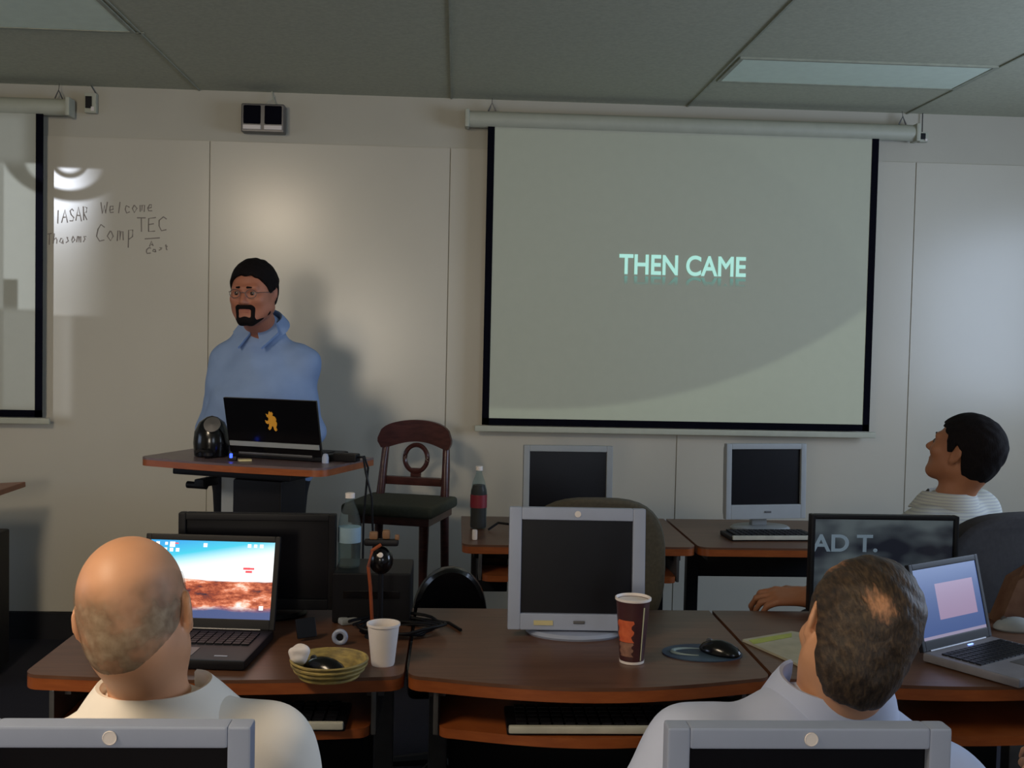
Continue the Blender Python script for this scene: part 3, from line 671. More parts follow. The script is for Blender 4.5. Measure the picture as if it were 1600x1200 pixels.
# ---------------------------------------------------------------- office chairs
def office_chair(label, loc, rz, bw, zt, m_, seat_z=.45, bz0=None, group=None, name='office_chair', thick=.07, tilt=0, rb=.28):
    t = thing(name, label, 'chair', loc, rz, group)
    zb = bz0 or seat_z+.12; h = zt-zb; n_ = 40; pts = []
    for k in range(n_):     # superellipse back
        a = 2*PI*k/n_; ca, sa = math.cos(a), math.sin(a); e = 2/2.9
        pts.append((bw/2*math.copysign(abs(ca)**e, ca), math.copysign(abs(sa)**e, sa)*h/2))
    b = MB(); rings = []
    if name == 'side_chair': pts = [(bw/2*math.cos(2*PI*k/n_), math.sin(2*PI*k/n_)*h/2) for k in range(n_)]
    for yo, s_ in ((-thick/2, .86), (-thick*.36, .97), (0, 1.0), (thick*.3, .97), (thick/2, .82)):
        rings.append([b.bm.verts.new((x*s_, -.24+yo-.10*(x/(bw/2))**2*-.5, zb+h/2+z*(s_*.5+.5))) for x, z in pts])
    for A, B in zip(rings, rings[1:]):
        for k in range(n_): b.bm.faces.new((A[k], A[(k+1) % n_], B[(k+1) % n_], B[k]))
    b.bm.faces.new(rings[0][::-1]); b.bm.faces.new(rings[-1]); b.build('backrest', m_, t)
    MB().box((0, 0, seat_z-.035), (bw+.02, .44, .075), bev=.03, seg=4).build('seat', m_, t)
    MB().tube([(0, -.26, zb+.12), (0, -.28, seat_z-.02), (0, -.2, seat_z-.09), (0, 0, seat_z-.09)], .018).build('back_bracket', m_black, t)
    MB().cyl((0, 0, .08), (0, 0, seat_z-.07), .026).build('column', m_black, t)
    for k in range(5):
        a = 2*PI*k/5+.3; MB().tube([(0, 0, .10), (rb*math.cos(a), rb*math.sin(a), .065)], [.024, .016]).cyl((rb*math.cos(a)-.02*math.sin(a), rb*math.sin(a)+.02*math.cos(a), .028), (rb*math.cos(a)+.02*math.sin(a), rb*math.sin(a)-.02*math.cos(a), .028), .027).build('wheel_leg', m_black, t)
    return t
c = at(937, 777, 3.4)
office_chair('grey-brown high-backed office chair behind the middle silver monitor', (c.x-.005, 3.64, 0), 0, .46, c.z, m_chairfab)
c = at(697, 888, 3.35)
office_chair('low rounded black chair behind the desks, left of the silver monitor', (c.x, 3.62, 0), rad(4), .24, c.z, m_blackg, seat_z=.44, name='side_chair', bz0=.46, rb=.2)

# ---------------------------------------------------------------- small things on the front desks
DZ = .74
def spot(px, py): q = onz(px, py, DZ); return q
c = spot(543, 975); bx = at(585, 900, 3.0)
t = thing('desktop_computer', 'flat black computer case behind the tangled cables on the left desk', 'computer', (at(582, 930, 2.95).x, 3.0, DZ))
MB().box((0, .01, .07), (.21, .2, .135), bev=.006).build('case', m_black, t); MB().box((0, -.091, .08), (.15, .004, .02), bev=.001).build('drive_front', m_blackg, t)
# water bottle
def bottle(label, loc, H, R0, liquid, lab, cap, cat='bottle'):
    t = thing('plastic_bottle', label, cat, loc)
    prof = [(.55, 0), (.92, .01), (1, .05), (.96, .2), (1, .24), (1, .55), (.95, .62), (.75, .74), (.42, .86), (.36, .89), (.36, .94)]
    MB().lathe([(r*R0, z*H) for r, z in prof], n=32).build('shell', m_clear, t)
    MB().lathe([(R0*.5, .004), (R0*.92, .006), (R0*.93, H*.5), (.001, H*.505)] if liquid is m_clear else [(R0*.5, .004), (R0*.93, .006), (R0*.93, H*.6), (R0*.7, H*.7), (.001, H*.71)], n=32).build('liquid', liquid, t)
    MB().lathe([(R0*1.01, H*.34), (R0*1.012, H*.345), (R0*1.012, H*.54), (R0*1.01, H*.545)], n=32).build('label_band', lab, t)
    MB().lathe([(.001, H*.93), (R0*.42, H*.93), (R0*.42, H*.995), (R0*.36, H), (.001, H)], n=24).build('cap', cap, t); return t
c = at(543, 892, 2.97)
bottle('clear water bottle with blue-white label on the black computer case', (c.x+.002, 2.99, DZ+.1378), .205, .031, m_clear, m_label, m_white)
c = onz(745, 808, DZ)
bottle('half-clear cola bottle with red label on the rear left desk', (c.x, 4.42, DZ), at(745, 728, 4.42).z-DZ, .034, m_cola, m_red, m_white)
# glare-white small sticker strip on the rear desk
tag(MB().box((0, 0, .02), (.02, .02, .04), bev=.006).build('eraser', m_white, loc=(onz(741, 838, DZ).x, 4.16, DZ)), 'small pale eraser below the cola bottle on the rear desk', 'eraser')
# webcam on stalk with orange cord
c = at(596, 874, 2.8)
t = thing('desk_webcam', 'black ball-shaped desk camera with orange cord behind the foam cup', 'camera', (c.x, 2.79, DZ))
zc = c.z-DZ
bl = MB(); bl.lathe([(.031*math.sin(a), -.036*math.cos(a)) for a in np.linspace(.05, PI-.05, 14)], (0, 0, zc), 28); bl.build('ball_head', m_blackg, t)
MB().box((0, .0, zc+.046), (.088, .022, .018), bev=.006).build('crossbar', m_black, t)
MB().cyl((0, 0, zc-.035), (0, 0, .01), .007).lathe([(.001, 0), (.04, 0), (.036, .01), (.001, .014)], n=28).build('stalk', m_black, t)
MB().box((-.02, 0, zc+.064), (.022, .018, .02), bev=.005).box((.012, 0, zc+.067), (.02, .018, .024), bev=.006).box((.04, .0, zc+.06), (.012, .014, .014), bev=.004).build('tan_clips', mat('tan_plastic', (120, 86, 58), .5), t)
MB().tube([(.0, -.02, zc+.044), (-.022, -.03, zc+.03), (-.03, -.036, zc-.01), (-.024, -.036, zc-.06), (-.016, -.03, .012), (-.01, -.03, .006)], .0045).build('orange_cord', mat('orange_cord', (140, 66, 30), .5), t)
c = at(594, 857, 2.8); MB().lathe([(.001, 0), (.007, 0), (.006, .002), (.001, .003)], n=16).build('lens', m_white, t).data.transform(Matrix.Translation((0, -.030, zc+.019)) @ Matrix.Rotation(rad(70), 4, 'X'))  # white disc paints the highlight on the black ball
# foam cup
c = spot(597, 1043)
t = thing('foam_cup', 'white foam cup at the right edge of the left desk', 'cup', (c.x, c.y+.025, DZ))
MB().lathe([(.001, 0), (.026, 0), (.0275, .004), (.037, .092), (.0395, .094), (.0395, .099), (.036, .099), (.034, .09), (.025, .008), (.001, .006)], n=40).build('cup_body', m_white, t)
# paper coffee cup
c = spot(990, 1040)
t = thing('paper_cup', 'tall dark paper coffee cup with orange print on the middle desk', 'cup', (c.x, c.y+.03, DZ)); H = .153
MB().lathe([(.001, 0), (.0285, 0), (.029, .006), (.0405, H-.004), (.043, H), (.0435, H+.004), (.041, H+.005), (.0385, H-.002), (.027, .01), (.001, .008)], n=48).build('cup_body', mat('dark_cup_print', (58, 30, 34), .4, c2=(74, 40, 40), scale=30), t)
MB().lathe([(.0412, H-.002), (.0436, H), (.0436, H+.005), (.041, H+.006), (.039, H), (.0385, H-.006)], n=48).build('rim', m_white, t)
MB().lathe([(.029, .001), (.0297, .001), (.0302, .007), (.0295, .007)], n=48).build('foot_band', m_white, t)
def patch(a0, a1, z0, z1, m, name, wob=0):
    b = MB(); G = []
    for i in range(9):
        z = z0+(z1-z0)*i/8; r = .029+(.0405-.029)*z/H+.0006; row = []
        for k in range(9):
            w__ = wob*math.sin(i*1.7+k) if k in (0, 8) else 0
            a = a0+(a1-a0)*k/8+w__; row.append(b.bm.verts.new((r*math.cos(a), r*math.sin(a), z)))
        G.append(row)
    for i in range(8):
        for k in range(8): b.bm.faces.new((G[i][k], G[i][k+1], G[i+1][k+1], G[i+1][k]))
    b.build(name, m, t)
patch(rad(195), rad(262), .055, .108, mat('orange_print', (214, 106, 62), .5, c2=(190, 80, 44), scale=60), 'orange_print', .12)
patch(rad(200), rad(262), .02, .054, mat('tan_print', (120, 84, 72), .5, c2=(150, 110, 90), scale=80), 'tan_print', .1)
patch(rad(300), rad(306), .01, .14, m_paper, 'pale_stripe')
# mouse pad with mouse
c = spot(1097, 1021)
tag(MB().lathe([(.001, 0), (.099, 0), (.1, .003), (.001, .004)], n=48, sy=.75).build('mouse_pad', mat('mouse_pad_print', (36, 46, 78), .6, c2=(70, 92, 110), scale=7), loc=(c.x, c.y, DZ)), 'round dark blue mouse pad with pale swirl on the middle desk', 'mouse pad')
pad = [o for o in C.objects if o.name.startswith('mouse_pad')][-1]
MB().tube([(-.02+.055*math.cos(a), .03*math.sin(a), .0038) for a in np.linspace(rad(60), rad(275), 14)], [.001+.0045*math.sin(PI*k/13) for k in range(14)], 6).build('swirl_print', mat('swirl', (150, 165, 160), .6), pad).scale = (1, 1, 1)
def mouse(label, loc, rz, m_, s=1):
    t = thing('computer_mouse', label, 'mouse', loc, rz)
    b = MB(); b.lathe([(.9, 0), (1, .12), (1, .3), (.85, .6), (.55, .85), (.25, .97), (.001, 1)], n=28); o = b.build('body', m_, t); o.data.transform(Matrix.Diagonal((.031*s, .055*s, .034*s, 1)))
    MB().cyl((-.003, .03*s, .026*s), (.003, .03*s, .026*s), .008*s, n=16).build('wheel', m_metal, t); return t
c = spot(1125, 1024); mouse('black mouse on the round mouse pad', (c.x, c.y, DZ+.0042), rad(50), m_blackg)
# shallow wicker bowl with contents
c = spot(510, 1072)
t = thing('wicker_bowl', 'shallow yellow-brown woven bowl at the edge of the left desk', 'bowl', (c.x, c.y+.05, DZ))
m_wick = mat('woven_wicker', (112, 98, 58), .6, c2=(176, 154, 84), scale=30, stretch=(1, 1, 4), bump=.5)
MB().lathe([(.001, 0), (.04, 0), (.06, .008), (.078, .028), (.085, .044), (.082, .046), (.074, .032), (.055, .014), (.001, .009)], n=44).build('bowl_body', m_wick, t)
for k in range(4): MB().tube([(r_*math.cos(a), r_*math.sin(a), z_) for a in np.linspace(0, 2*PI, 36, endpoint=False)], .003, 6, True) if 0 else None
b = MB()
for r_, z_ in ((.066, .011), (.077, .025), (.083, .036), (.085, .0455)): b.tube([(r_*math.cos(a), r_*math.sin(a), z_) for a in np.linspace(0, 2*PI, 40, endpoint=False)], .0032, 6, True)
b.build('woven_coils', m_wick, t)
bc = Vector((c.x, c.y+.05, DZ))
mouse('small black mouse lying in the wicker bowl', (bc.x-.012, bc.y+.012, DZ+.0125), rad(60), m_blackg, 1.0)
b = MB(); bmesh.ops.create_icosphere(b.bm, subdivisions=4, radius=.022)
for v in b.bm.verts:
    q = v.co*90; v.co *= 1+.16*math.sin(q.x*1.3+2*math.sin(q.y))+.12*math.sin(q.z*1.9+q.y)
tag(b.build('crumpled_tissue', m_white, loc=(at(467, 1030, bc.y).x, bc.y-.005, DZ+.058)), 'crumpled white tissue on the rim of the wicker bowl', 'tissue')
# tape roll
c = spot(531, 1008)
t = thing('tape_roll', 'small silver tape roll standing behind the wicker bowl', 'tape', (c.x, c.y, DZ))
b = MB(); b.tube([(.0145*math.cos(a), 0, .0205+.0145*math.sin(a)) for a in np.linspace(0, 2*PI, 28, endpoint=False)], .006, 8, True); b.build('roll', m_silver, t)
MB().lathe([(.001, 0), (.012, 0), (.012, .008), (.001, .008)], n=24).build('core', m_black, t).data.transform(Matrix.Translation((0, .006, .0205)) @ Matrix.Rotation(rad(90), 4, 'X'))
# phone-like gadget, grey card, cables
c = spot(556, 972)
t = thing('mobile_phone', 'silver and dark flip phone lying behind the foam cup', 'phone', (c.x, c.y, DZ), rad(28))
MB().box((0, 0, .009), (.10, .05, .018), bev=.007).build('body', m_silver2, t); MB().box((.0, .002, .0195), (.06, .034, .003), bev=.001).build('display', m_blackg, t)
c = spot(478, 1000)
tag(MB().box((0, 0, .03), (.052, .008, .05), rot=Euler((rad(-20), 0, rad(30))).to_matrix(), bev=.003).build('card_reader', m_black, loc=(c.x, c.y, DZ+.001)), 'small dark card reader leaning beside the lit laptop', 'card reader')
b = MB()
for k in range(4):
    ox = .012*k; pts = []
    for i in range(28):
        u = i/27; a = rad(200)+u*rad(330)
        pts.append((.0+(.085+ox)*math.cos(a)+.01*math.sin(5*a+k), (.06+.012*k)*math.sin(a), .005+.006*k+.004*math.sin(3*a+k)))
    b.tube(pts, .0042, 7)
c = spot(630, 985)
cbl = b.build('cable_coil', m_black, loc=(c.x-.015, c.y-.01, DZ)); tag(cbl, 'tangled black cables spanning the gap between left and middle desks', 'cable')
tag(MB().tube([(0, 0, .005), (.05, .03, .012), (.11, .035, .006), (.17, .01, .005), (.2, -.06, .005)], .0045).build('cable', m_black, loc=(spot(605, 968).x, 2.90, DZ)), 'loose black cable behind the foam cup', 'cable')
c = spot(690, 960)
# papers
a = [onz(*p, DZ) for p in [(1160, 1003), (1236, 990), (1300, 1000), (1262, 1052), (1243, 1040)]]
o = thing('notebook', 'pale open notebook on the right desk beside the brown-haired man', 'notebook', (a[0].x+.1, a[0].y-.05, DZ)); oo = Vector(o.location)
MB().prism([Vector((p.x-oo.x, p.y-oo.y, .001)) for p in a], (0, 0, .006)).build('pages', mat('grey_paper', (176, 172, 150), .8), o)
e_ = [onz(*p, DZ+.008) for p in [(1170, 1000), (1237, 989), (1237, 995), (1178, 1006)]]
MB().prism([Vector((p.x-oo.x, p.y-oo.y, .0072)) for p in e_], (0, 0, .001)).build('yellow_strip', mat('yellow_green', (170, 180, 90), .7), o)
# mouse beside right laptop, brown bag
c = onz(1582, 985, DZ); mouse('pale grey mouse at the right edge behind the silver laptop', (c.x+.01, c.y, DZ), rad(80), m_silver2, 1.1)
c = at(1592, 935, 3.0)
t = thing('brown_bag', 'brown patterned bag at the right edge behind the silver laptop', 'bag', (c.x+.03, 3.0, DZ))
m_bag = mat('brown_bag_cloth', (86, 54, 40), .9, c2=(110, 84, 66), scale=18)
MB().prism([(-.10, -.035, 0), (.10, -.035, 0), (.08, -.03, .13), (.02, -.02, .16), (-.045, -.02, .12)], (0, .07, 0)).build('bag_body', m_bag, t)
MB().tube([(-.03, 0, .12), (-.01, 0, .17), (.04, 0, .18), (.06, 0, .14)], .006).build('strap', m_bag, t)
# things by the wall desk
tag(MB().tube([(0, 0, .005), (.04, .02, .03), (.09, 0, .028), (.13, -.02, .006), (.18, -.02, .005)], .005).build('cable', m_black, loc=(onz(760, 812, DZ).x, 4.36, DZ)), 'short black cable beside the cola bottle', 'cable')
t = thing('desktop_computer', 'black computer slung under the rear left desk', 'computer', (.16, 4.44, .52)); MB().box((0, 0, .09), (.12, .4, .18), bev=.006).build('case', m_black, t)
MB().box((0, -.202, .12), (.09, .004, .03), bev=.001).build('drive_front', m_blackg, t)


# ---------------------------------------------------------------- people: one continuous body surface each, from blended limb volumes
class Field:
    def __init__(s, lo, hi, h):
        s.lo = np.array(lo, float); s.h = h; s.n = np.ceil((np.array(hi)-s.lo)/h).astype(int)+1
        s.ax = [s.lo[i]+h*np.arange(s.n[i]) for i in range(3)]; s.V = np.full(s.n, .25, np.float32)
    def sub(s, lo, hi):
        i0 = np.clip(np.floor((np.array(lo)-s.lo)/s.h).astype(int), 0, s.n-1); i1 = np.clip(np.ceil((np.array(hi)-s.lo)/s.h).astype(int)+1, 1, s.n)
        sl = tuple(slice(a, b) for a, b in zip(i0, i1))
        return sl, s.ax[0][sl[0]][:, None, None], s.ax[1][sl[1]][None, :, None], s.ax[2][sl[2]][None, None, :]
    def comb(s, sl, d, k, mode):
        A = s.V[sl]
        if A.size == 0: return
        if mode == 'sub': d = -d; hh = np.maximum(k-np.abs(A-d), 0)/k; s.V[sl] = np.maximum(A, d)+hh*hh*k/4
        else: hh = np.maximum(k-np.abs(A-d), 0)/k; s.V[sl] = np.minimum(A, d)-hh*hh*k/4
    def cap(s, a, b, ra, rb=None, k=.03, mode='add'):
        a = np.array(a, float); b = np.array(b, float); rb = ra if rb is None else rb; m = max(ra, rb)+k+2*s.h
        sl, X, Y, Z = s.sub(np.minimum(a, b)-m, np.maximum(a, b)+m); ab = b-a; L = max(ab@ab, 1e-9)
        px_, py_, pz_ = X-a[0], Y-a[1], Z-a[2]; t = np.clip((px_*ab[0]+py_*ab[1]+pz_*ab[2])/L, 0, 1)
        d = np.sqrt((px_-t*ab[0])**2+(py_-t*ab[1])**2+(pz_-t*ab[2])**2)-(ra+(rb-ra)*t); s.comb(sl, d, k, mode); return s
    def ell(s, c, r, R=None, k=.03, mode='add'):
        c = np.array(c, float); r = np.array(r, float); m = max(r)+k+2*s.h; sl, X, Y, Z = s.sub(c-m, c+m); p = [X-c[0], Y-c[1], Z-c[2]]
        if R is not None: R = np.array(R); p = [p[0]*R[0, i]+p[1]*R[1, i]+p[2]*R[2, i] for i in range(3)]
        k0 = np.sqrt(sum((p[i]/r[i])**2 for i in range(3))); k1 = np.sqrt(sum((p[i]/r[i]**2)**2 for i in range(3)))
        d = k0*(k0-1)/np.maximum(k1, 1e-6); s.comb(sl, d, k, mode); return s
    def full(s): return s.ax[0][:, None, None], s.ax[1][None, :, None], s.ax[2][None, None, :]
    def clip(s, fn):               # keep where fn(x,y,z) < 0
        s.V = np.maximum(s.V, fn(*s.full())).astype(np.float32); return s
    def disp(s, fn): s.V = (s.V+fn(*s.full())).astype(np.float32); return s
    def mesh(s, name, m, parent, smooth_it=1):
        V = s.V.copy(); V[0] = V[-1] = .2; V[:, 0] = V[:, -1] = .2; V[:, :, 0] = V[:, :, -1] = .2; I = V < 0; n = s.n
        cnt = np.zeros(n-1, np.int8)
        for a in (0, 1):
            for b in (0, 1):
                for c in (0, 1): cnt += I[a:n[0]-1+a, b:n[1]-1+b, c:n[2]-1+c]
        act = (cnt > 0) & (cnt < 8); ii = np.argwhere(act); idx = -np.ones(n-1, np.int64); idx[act] = np.arange(len(ii))
        acc = np.zeros((len(ii), 3)); w = np.zeros(len(ii)); cor = [(a, b, c) for a in (0, 1) for b in (0, 1) for c in (0, 1)]
        for p in cor:
            for ax in range(3):
                if p[ax]: continue
                q = list(p); q[ax] = 1; va = V[ii[:, 0]+p[0], ii[:, 1]+p[1], ii[:, 2]+p[2]]; vb = V[ii[:, 0]+q[0], ii[:, 1]+q[1], ii[:, 2]+q[2]]
                x = (va < 0) != (vb < 0); t = np.where(x, va/np.where(x, va-vb, 1), 0)
                P = np.array(p, float)[None, :].repeat(len(ii), 0); P[:, ax] += t; acc[x] += P[x]; w[x] += 1
        verts = s.lo+s.h*(ii+acc/w[:, None]); quads = []
        for ax in range(3):
            o1, o2 = (ax+1) % 3, (ax+2) % 3
            sA = [slice(1, -1)]*3; sB = [slice(1, -1)]*3; sA[ax] = slice(0, -1); sB[ax] = slice(1, None)
            a = I[tuple(sA)]; b = I[tuple(sB)]
            for flip, M_ in ((0, a & ~b), (1, ~a & b)):
                e = np.argwhere(M_); off = np.array([1, 1, 1]); off[ax] = 0; e = e+off
                def g(d1, d2): q = e.copy(); q[:, o1] += d1; q[:, o2] += d2; return idx[q[:, 0], q[:, 1], q[:, 2]]
                Q = np.stack([g(-1, -1), g(0, -1), g(0, 0), g(-1, 0)], 1)
                quads.append(Q[:, ::-1] if flip else Q)
        Q = np.concatenate(quads); Q = Q[(Q >= 0).all(1)]
        for _ in range(smooth_it):
            E = np.concatenate([Q[:, [0, 1]], Q[:, [1, 2]], Q[:, [2, 3]], Q[:, [3, 0]]]); S = np.zeros_like(verts); cn = np.zeros(len(verts))
            for c_ in range(3): S[:, c_] = np.bincount(E[:, 0], verts[E[:, 1], c_], len(verts))+np.bincount(E[:, 1], verts[E[:, 0], c_], len(verts))
            cn = np.bincount(E.ravel(), minlength=len(verts)); verts = verts*.5+.5*S/np.maximum(cn, 1)[:, None]
        me = bpy.data.meshes.new(name); me.vertices.add(len(verts)); me.vertices.foreach_set('co', verts.astype(np.float32).ravel())
        me.loops.add(Q.size); me.loops.foreach_set('vertex_index', Q.ravel().astype(np.int32))
        me.polygons.add(len(Q)); me.polygons.foreach_set('loop_start', np.arange(0, Q.size, 4, dtype=np.int32))
        me.polygons.foreach_set('use_smooth', np.ones(len(Q), bool)); me.update(calc_edges=True); me.validate(); me.materials.append(m)
        o = bpy.data.objects.new(name, me); C.objects.link(o); o.parent = parent
        return o

def eul(yaw, pitch=0, roll=0):      # degrees: yaw ccw from above, pitch looks up, roll leans the crown to the right
    return np.array(Matrix.Rotation(rad(yaw), 3, 'Z') @ Matrix.Rotation(rad(roll), 3, 'Y') @ Matrix.Rotation(rad(pitch), 3, 'X'))
class Head:
    def __init__(s, c, R, sc=1, jaw=1.0): s.c = np.array(c, float); s.R = R; s.s = sc; s.jaw = jaw
    def w(s, p): return s.c+s.R@(np.array(p, float)*s.s)
    def cap(s, f, a, b, ra, rb=None, k=.012, mode='add'): f.cap(s.w(a), s.w(b), ra*s.s, (rb if rb is not None else ra)*s.s, k, mode)
    def ell(s, f, c, r, k=.015, mode='add', R=None): f.ell(s.w(c), np.array(r)*s.s, s.R if R is None else s.R@R, k, mode)
    def local(s, X, Y, Z):
        p = [X-s.c[0], Y-s.c[1], Z-s.c[2]]; return [(p[0]*s.R[0, i]+p[1]*s.R[1, i]+p[2]*s.R[2, i])/s.s for i in range(3)]
    def skull(s, f, infl=0):
        s.ell(f, (0, -.014, .034), (.076+infl, .098+infl, .086+infl), .02)
    def face(s, f, ears=True):
        s.skull(f); j = s.jaw
        s.ell(f, (0, .028, -.025), (.064*j, .066, .082), .03)
        for x in (-1, 1):
            s.cap(f, (x*.048*j, .0, -.055), (x*.018*j, .064, -.094), .022*j, .020, .03)
            s.cap(f, (x*.040, .080, .022), (x*.012, .090, .020), .010, .009, .016)
            s.ell(f, (x*.040, .066, -.022), (.024, .022, .020), .02)
            s.ell(f, (x*.031, .100, .002), (.017, .014, .011), .012, 'sub')
            s.ell(f, (x*.031, .076, .001), (.0135, .0135, .0125), .004)
            s.ell(f, (x*.012, .098, -.034), (.008, .010, .007), .006)
        s.cap(f, (0, .086, .006), (0, .112, -.030), .009, .011, .012)
        s.ell(f, (0, .066, -.098), (.024, .022, .018), .02)
        s.cap(f, (-.018, .084, -.058), (.018, .084, -.058), .007, .007, .006); s.cap(f, (-.015, .082, -.070), (.015, .082, -.070), .0075, .0075, .006)
        s.cap(f, (-.022, .094, -.0640), (.022, .094, -.0640), .0022, .0022, .003, 'sub')
        if ears:
            for x in (-1, 1):
                Re = np.array(Matrix.Rotation(rad(x*22), 3, 'Z') @ Matrix.Rotation(rad(12), 3, 'X'))
                s.ell(f, (x*.080, -.010, -.002), (.007, .020, .032), .006, 'add', Re); s.ell(f, (x*.077, -.002, -.026), (.006, .010, .012), .006)
                s.ell(f, (x*.087, -.006, .002), (.005, .011, .019), .005, 'sub', Re)
    def lips(s, parent):
        f = Field(s.w((0, .085, -.063))-.05, s.w((0, .085, -.063))+.05, .002); s.cap(f, (-.017, .0850, -.0595), (.017, .0850, -.0595), .0062, k=.004); s.cap(f, (-.014, .0832, -.0695), (.014, .0832, -.0695), .0068, k=.004)
        f.mesh('lips', m_lip, parent)
def hand(f, w, d, nrm, side, curl=35, sc=1, spread=6):
    """w wrist, d along the hand, nrm out of the back of the hand, side: +1 thumb on cross(d,nrm) side"""
    d = Vector(d).normalized(); nrm = (Vector(nrm)-Vector(nrm).dot(d)*d).normalized(); s = d.cross(nrm)*side; w = Vector(w)
    for i, off in enumerate((.030, .010, -.010, -.028)):
        kn = w+d*(.088-.006*abs(i-1))*sc+s*off*sc; f.cap(w+s*off*.6*sc+d*.01, kn, .013*sc, .0115*sc, .014)
        a = rad(curl*.5); p = kn; L = (.042, .047, .043, .033)[i]*sc
        for q, l_ in enumerate((1, .65, .55)):
            dd = (d*math.cos(a)-nrm*math.sin(a)+s*math.sin(rad(spread*(1.5-i)))).normalized(); e = p+dd*L*l_
            f.cap(p, e, (.0098-.0011*q)*sc, (.0090-.0013*q)*sc, .004); p = e; a += rad(curl)
    b0 = w+d*.022*sc+s*.026*sc; b1 = b0+(d*.7+s*.62-nrm*.25).normalized()*.042*sc; b2 = b1+(d*.93+s*.1-nrm*.35).normalized()*.030*sc; b3 = b2+(d*.95-s*.12-nrm*.3).normalized()*.024*sc
    f.cap(b0, b1, .016*sc, .012*sc, .014); f.cap(b1, b2, .0115*sc, .010*sc, .005); f.cap(b2, b3, .010*sc, .008*sc, .004)
def torso(f, J, g=0, fat=0, yaw=0, arms=True, legs=True, fore=True, neck=True, trap=0):
    R = eul(yaw); P, Ch, N = (np.array(J[k], float) for k in ('pelvis', 'chest', 'neck')); mid = (P+Ch)/2; fw = R@np.array([0, 1, 0])
    f.ell(P, (.165+g+fat*.6, .12+g+fat*.5, .13+g), R, .06)
    f.ell(mid+fw*fat*.5, (.145+g+fat, .11+g+fat, .17+g), R, .08)
    f.ell(Ch, (.158+g+fat*.5, .112+g+fat*.4, .17+g), R, .06)
    for s_ in ('L', 'R'):
        sh = np.array(J['sh'+s_], float); f.cap(Ch+(N-Ch)*.35, sh, .08+g+fat*.2, .054+g+fat*.15, .05); f.cap(N-(0, 0, .035), sh+(0, 0, -.002), .042+g+trap, .046+g+fat*.1, .04)
        if arms:
            el = np.array(J['el'+s_], float); f.cap(sh, el, .056+g+fat*.15, .043+g, .035)
            if fore: wr = np.array(J['wr'+s_], float); f.cap(el, wr, .043+g, .028+g, .025)
        if legs:
            hp = np.array(J['hip'+s_], float); kn = np.array(J['kn'+s_], float); an = np.array(J['an'+s_], float)
            f.cap(hp, kn, .088+g+fat*.2, .058+g, .05); f.cap(kn, an, .058+g, .038+g, .03)
            if not J.get('noshoe'):
                ft = R@np.array([0, .16, 0]); f.cap(an+(0, 0, -.03), an+ft+(0, 0, -.045), .038+g, .030+g, .03)
    if neck: f.cap(N-(0, 0, .03), J['skull'], .060+g+fat*.12, .056+g+fat*.1, .03)
def bounds(J, pad=.2):
    P = np.array([np.array(v, float) for k, v in J.items() if not isinstance(v, bool) and np.size(v) == 3]); return P.min(0)-pad, P.max(0)+pad
def folds(A, sc=1.0, seed=0):
    def fn(X, Y, Z):
        a = np.sin(34*sc*(X*.8+Z*.55+.05*np.sin(9*Z+seed))+seed)*np.sin(11*Z+7*X+seed*2); b = np.sin(23*sc*(Z-.7*X+.5*Y)+1.3*seed+2*np.sin(5*X+4*Y))
        return (A*(.6*a*np.abs(a)+.5*b*np.abs(b))).astype(np.float32)
    return fn
def collar(parent, J, m, r0=.064, h=.045, yaw=0, fat=0, tilt=0, open_=.5, flare=.03, name='collar', back=None, sx=1.0, dz=0, drop=.05):
    """folded shirt collar: stands up around the neck and turns down outside"""
    N = Vector(J['neck'])+Vector((0, 0, dz)); b = MB(); n = 44; rows = []
    ax = (Vector(J['skull'])-N).normalized(); ax = (ax*.6+Vector((0, 0, .8))).normalized()
    R = Matrix.Rotation(rad(yaw), 3, 'Z'); q = Vector((0, 0, 1)).rotation_difference(ax).to_matrix()
    for k in range(n+1):
        a = -PI+open_/2+(2*PI-open_)*k/n           # 0 = nape
        u = abs(a)/PI; dirv = R @ Vector((math.sin(a), -math.cos(a), 0)); r = r0*(1+.1*u)
        z0 = -.010-drop*u**1.6; hh = h*(1-.05*u)
        prof = [(r+.004, z0-.012), (r+.001, z0+hh*.6), (r+.003, z0+hh), (r+.009, z0+hh+.002), (r+.016+flare*.4, z0+hh*.55), (r+.020+flare*(1+.5*u**3), z0-.004-.02*u**3), (r+.016+flare*(1+.5*u**3), z0-.006-.02*u**3), (r+.010+flare*.4, z0+hh*.45), (r+.006, z0+hh*.8)]
        row = []
        for rr, z in prof: row.append(b.bm.verts.new(N+q @ (dirv*rr*(sx if False else 1))+q @ Vector((0, 0, z))))
        rows.append(row)
    for A, B in zip(rows, rows[1:]):
        for k in range(len(A)-1): b.bm.faces.new((A[k], A[k+1], B[k+1], B[k]))
    return b.build(name, m, parent)
def eyes(parent, H, m_iris=(50, 36, 28)):
    for x in (-1, 1):
        b = MB(); bmesh.ops.create_uvsphere(b.bm, u_segments=20, v_segments=12, radius=.0118*H.s)
        e = b.build('eye', mat('eye_white', (120, 108, 102), .4), parent); e.location = Vector(H.w((x*.031, .0795, .001)))
        i = MB().lathe([(.001, 0), (.0072, 0), (.005, .0012), (.001, .0016)], n=16).build('iris', mat('iris', m_iris, .2), e)
        i.data.transform(Matrix(H.R).to_4x4() @ Matrix.Translation((0, .0112*H.s, 0)) @ Matrix.Rotation(rad(-90), 4, 'X'))
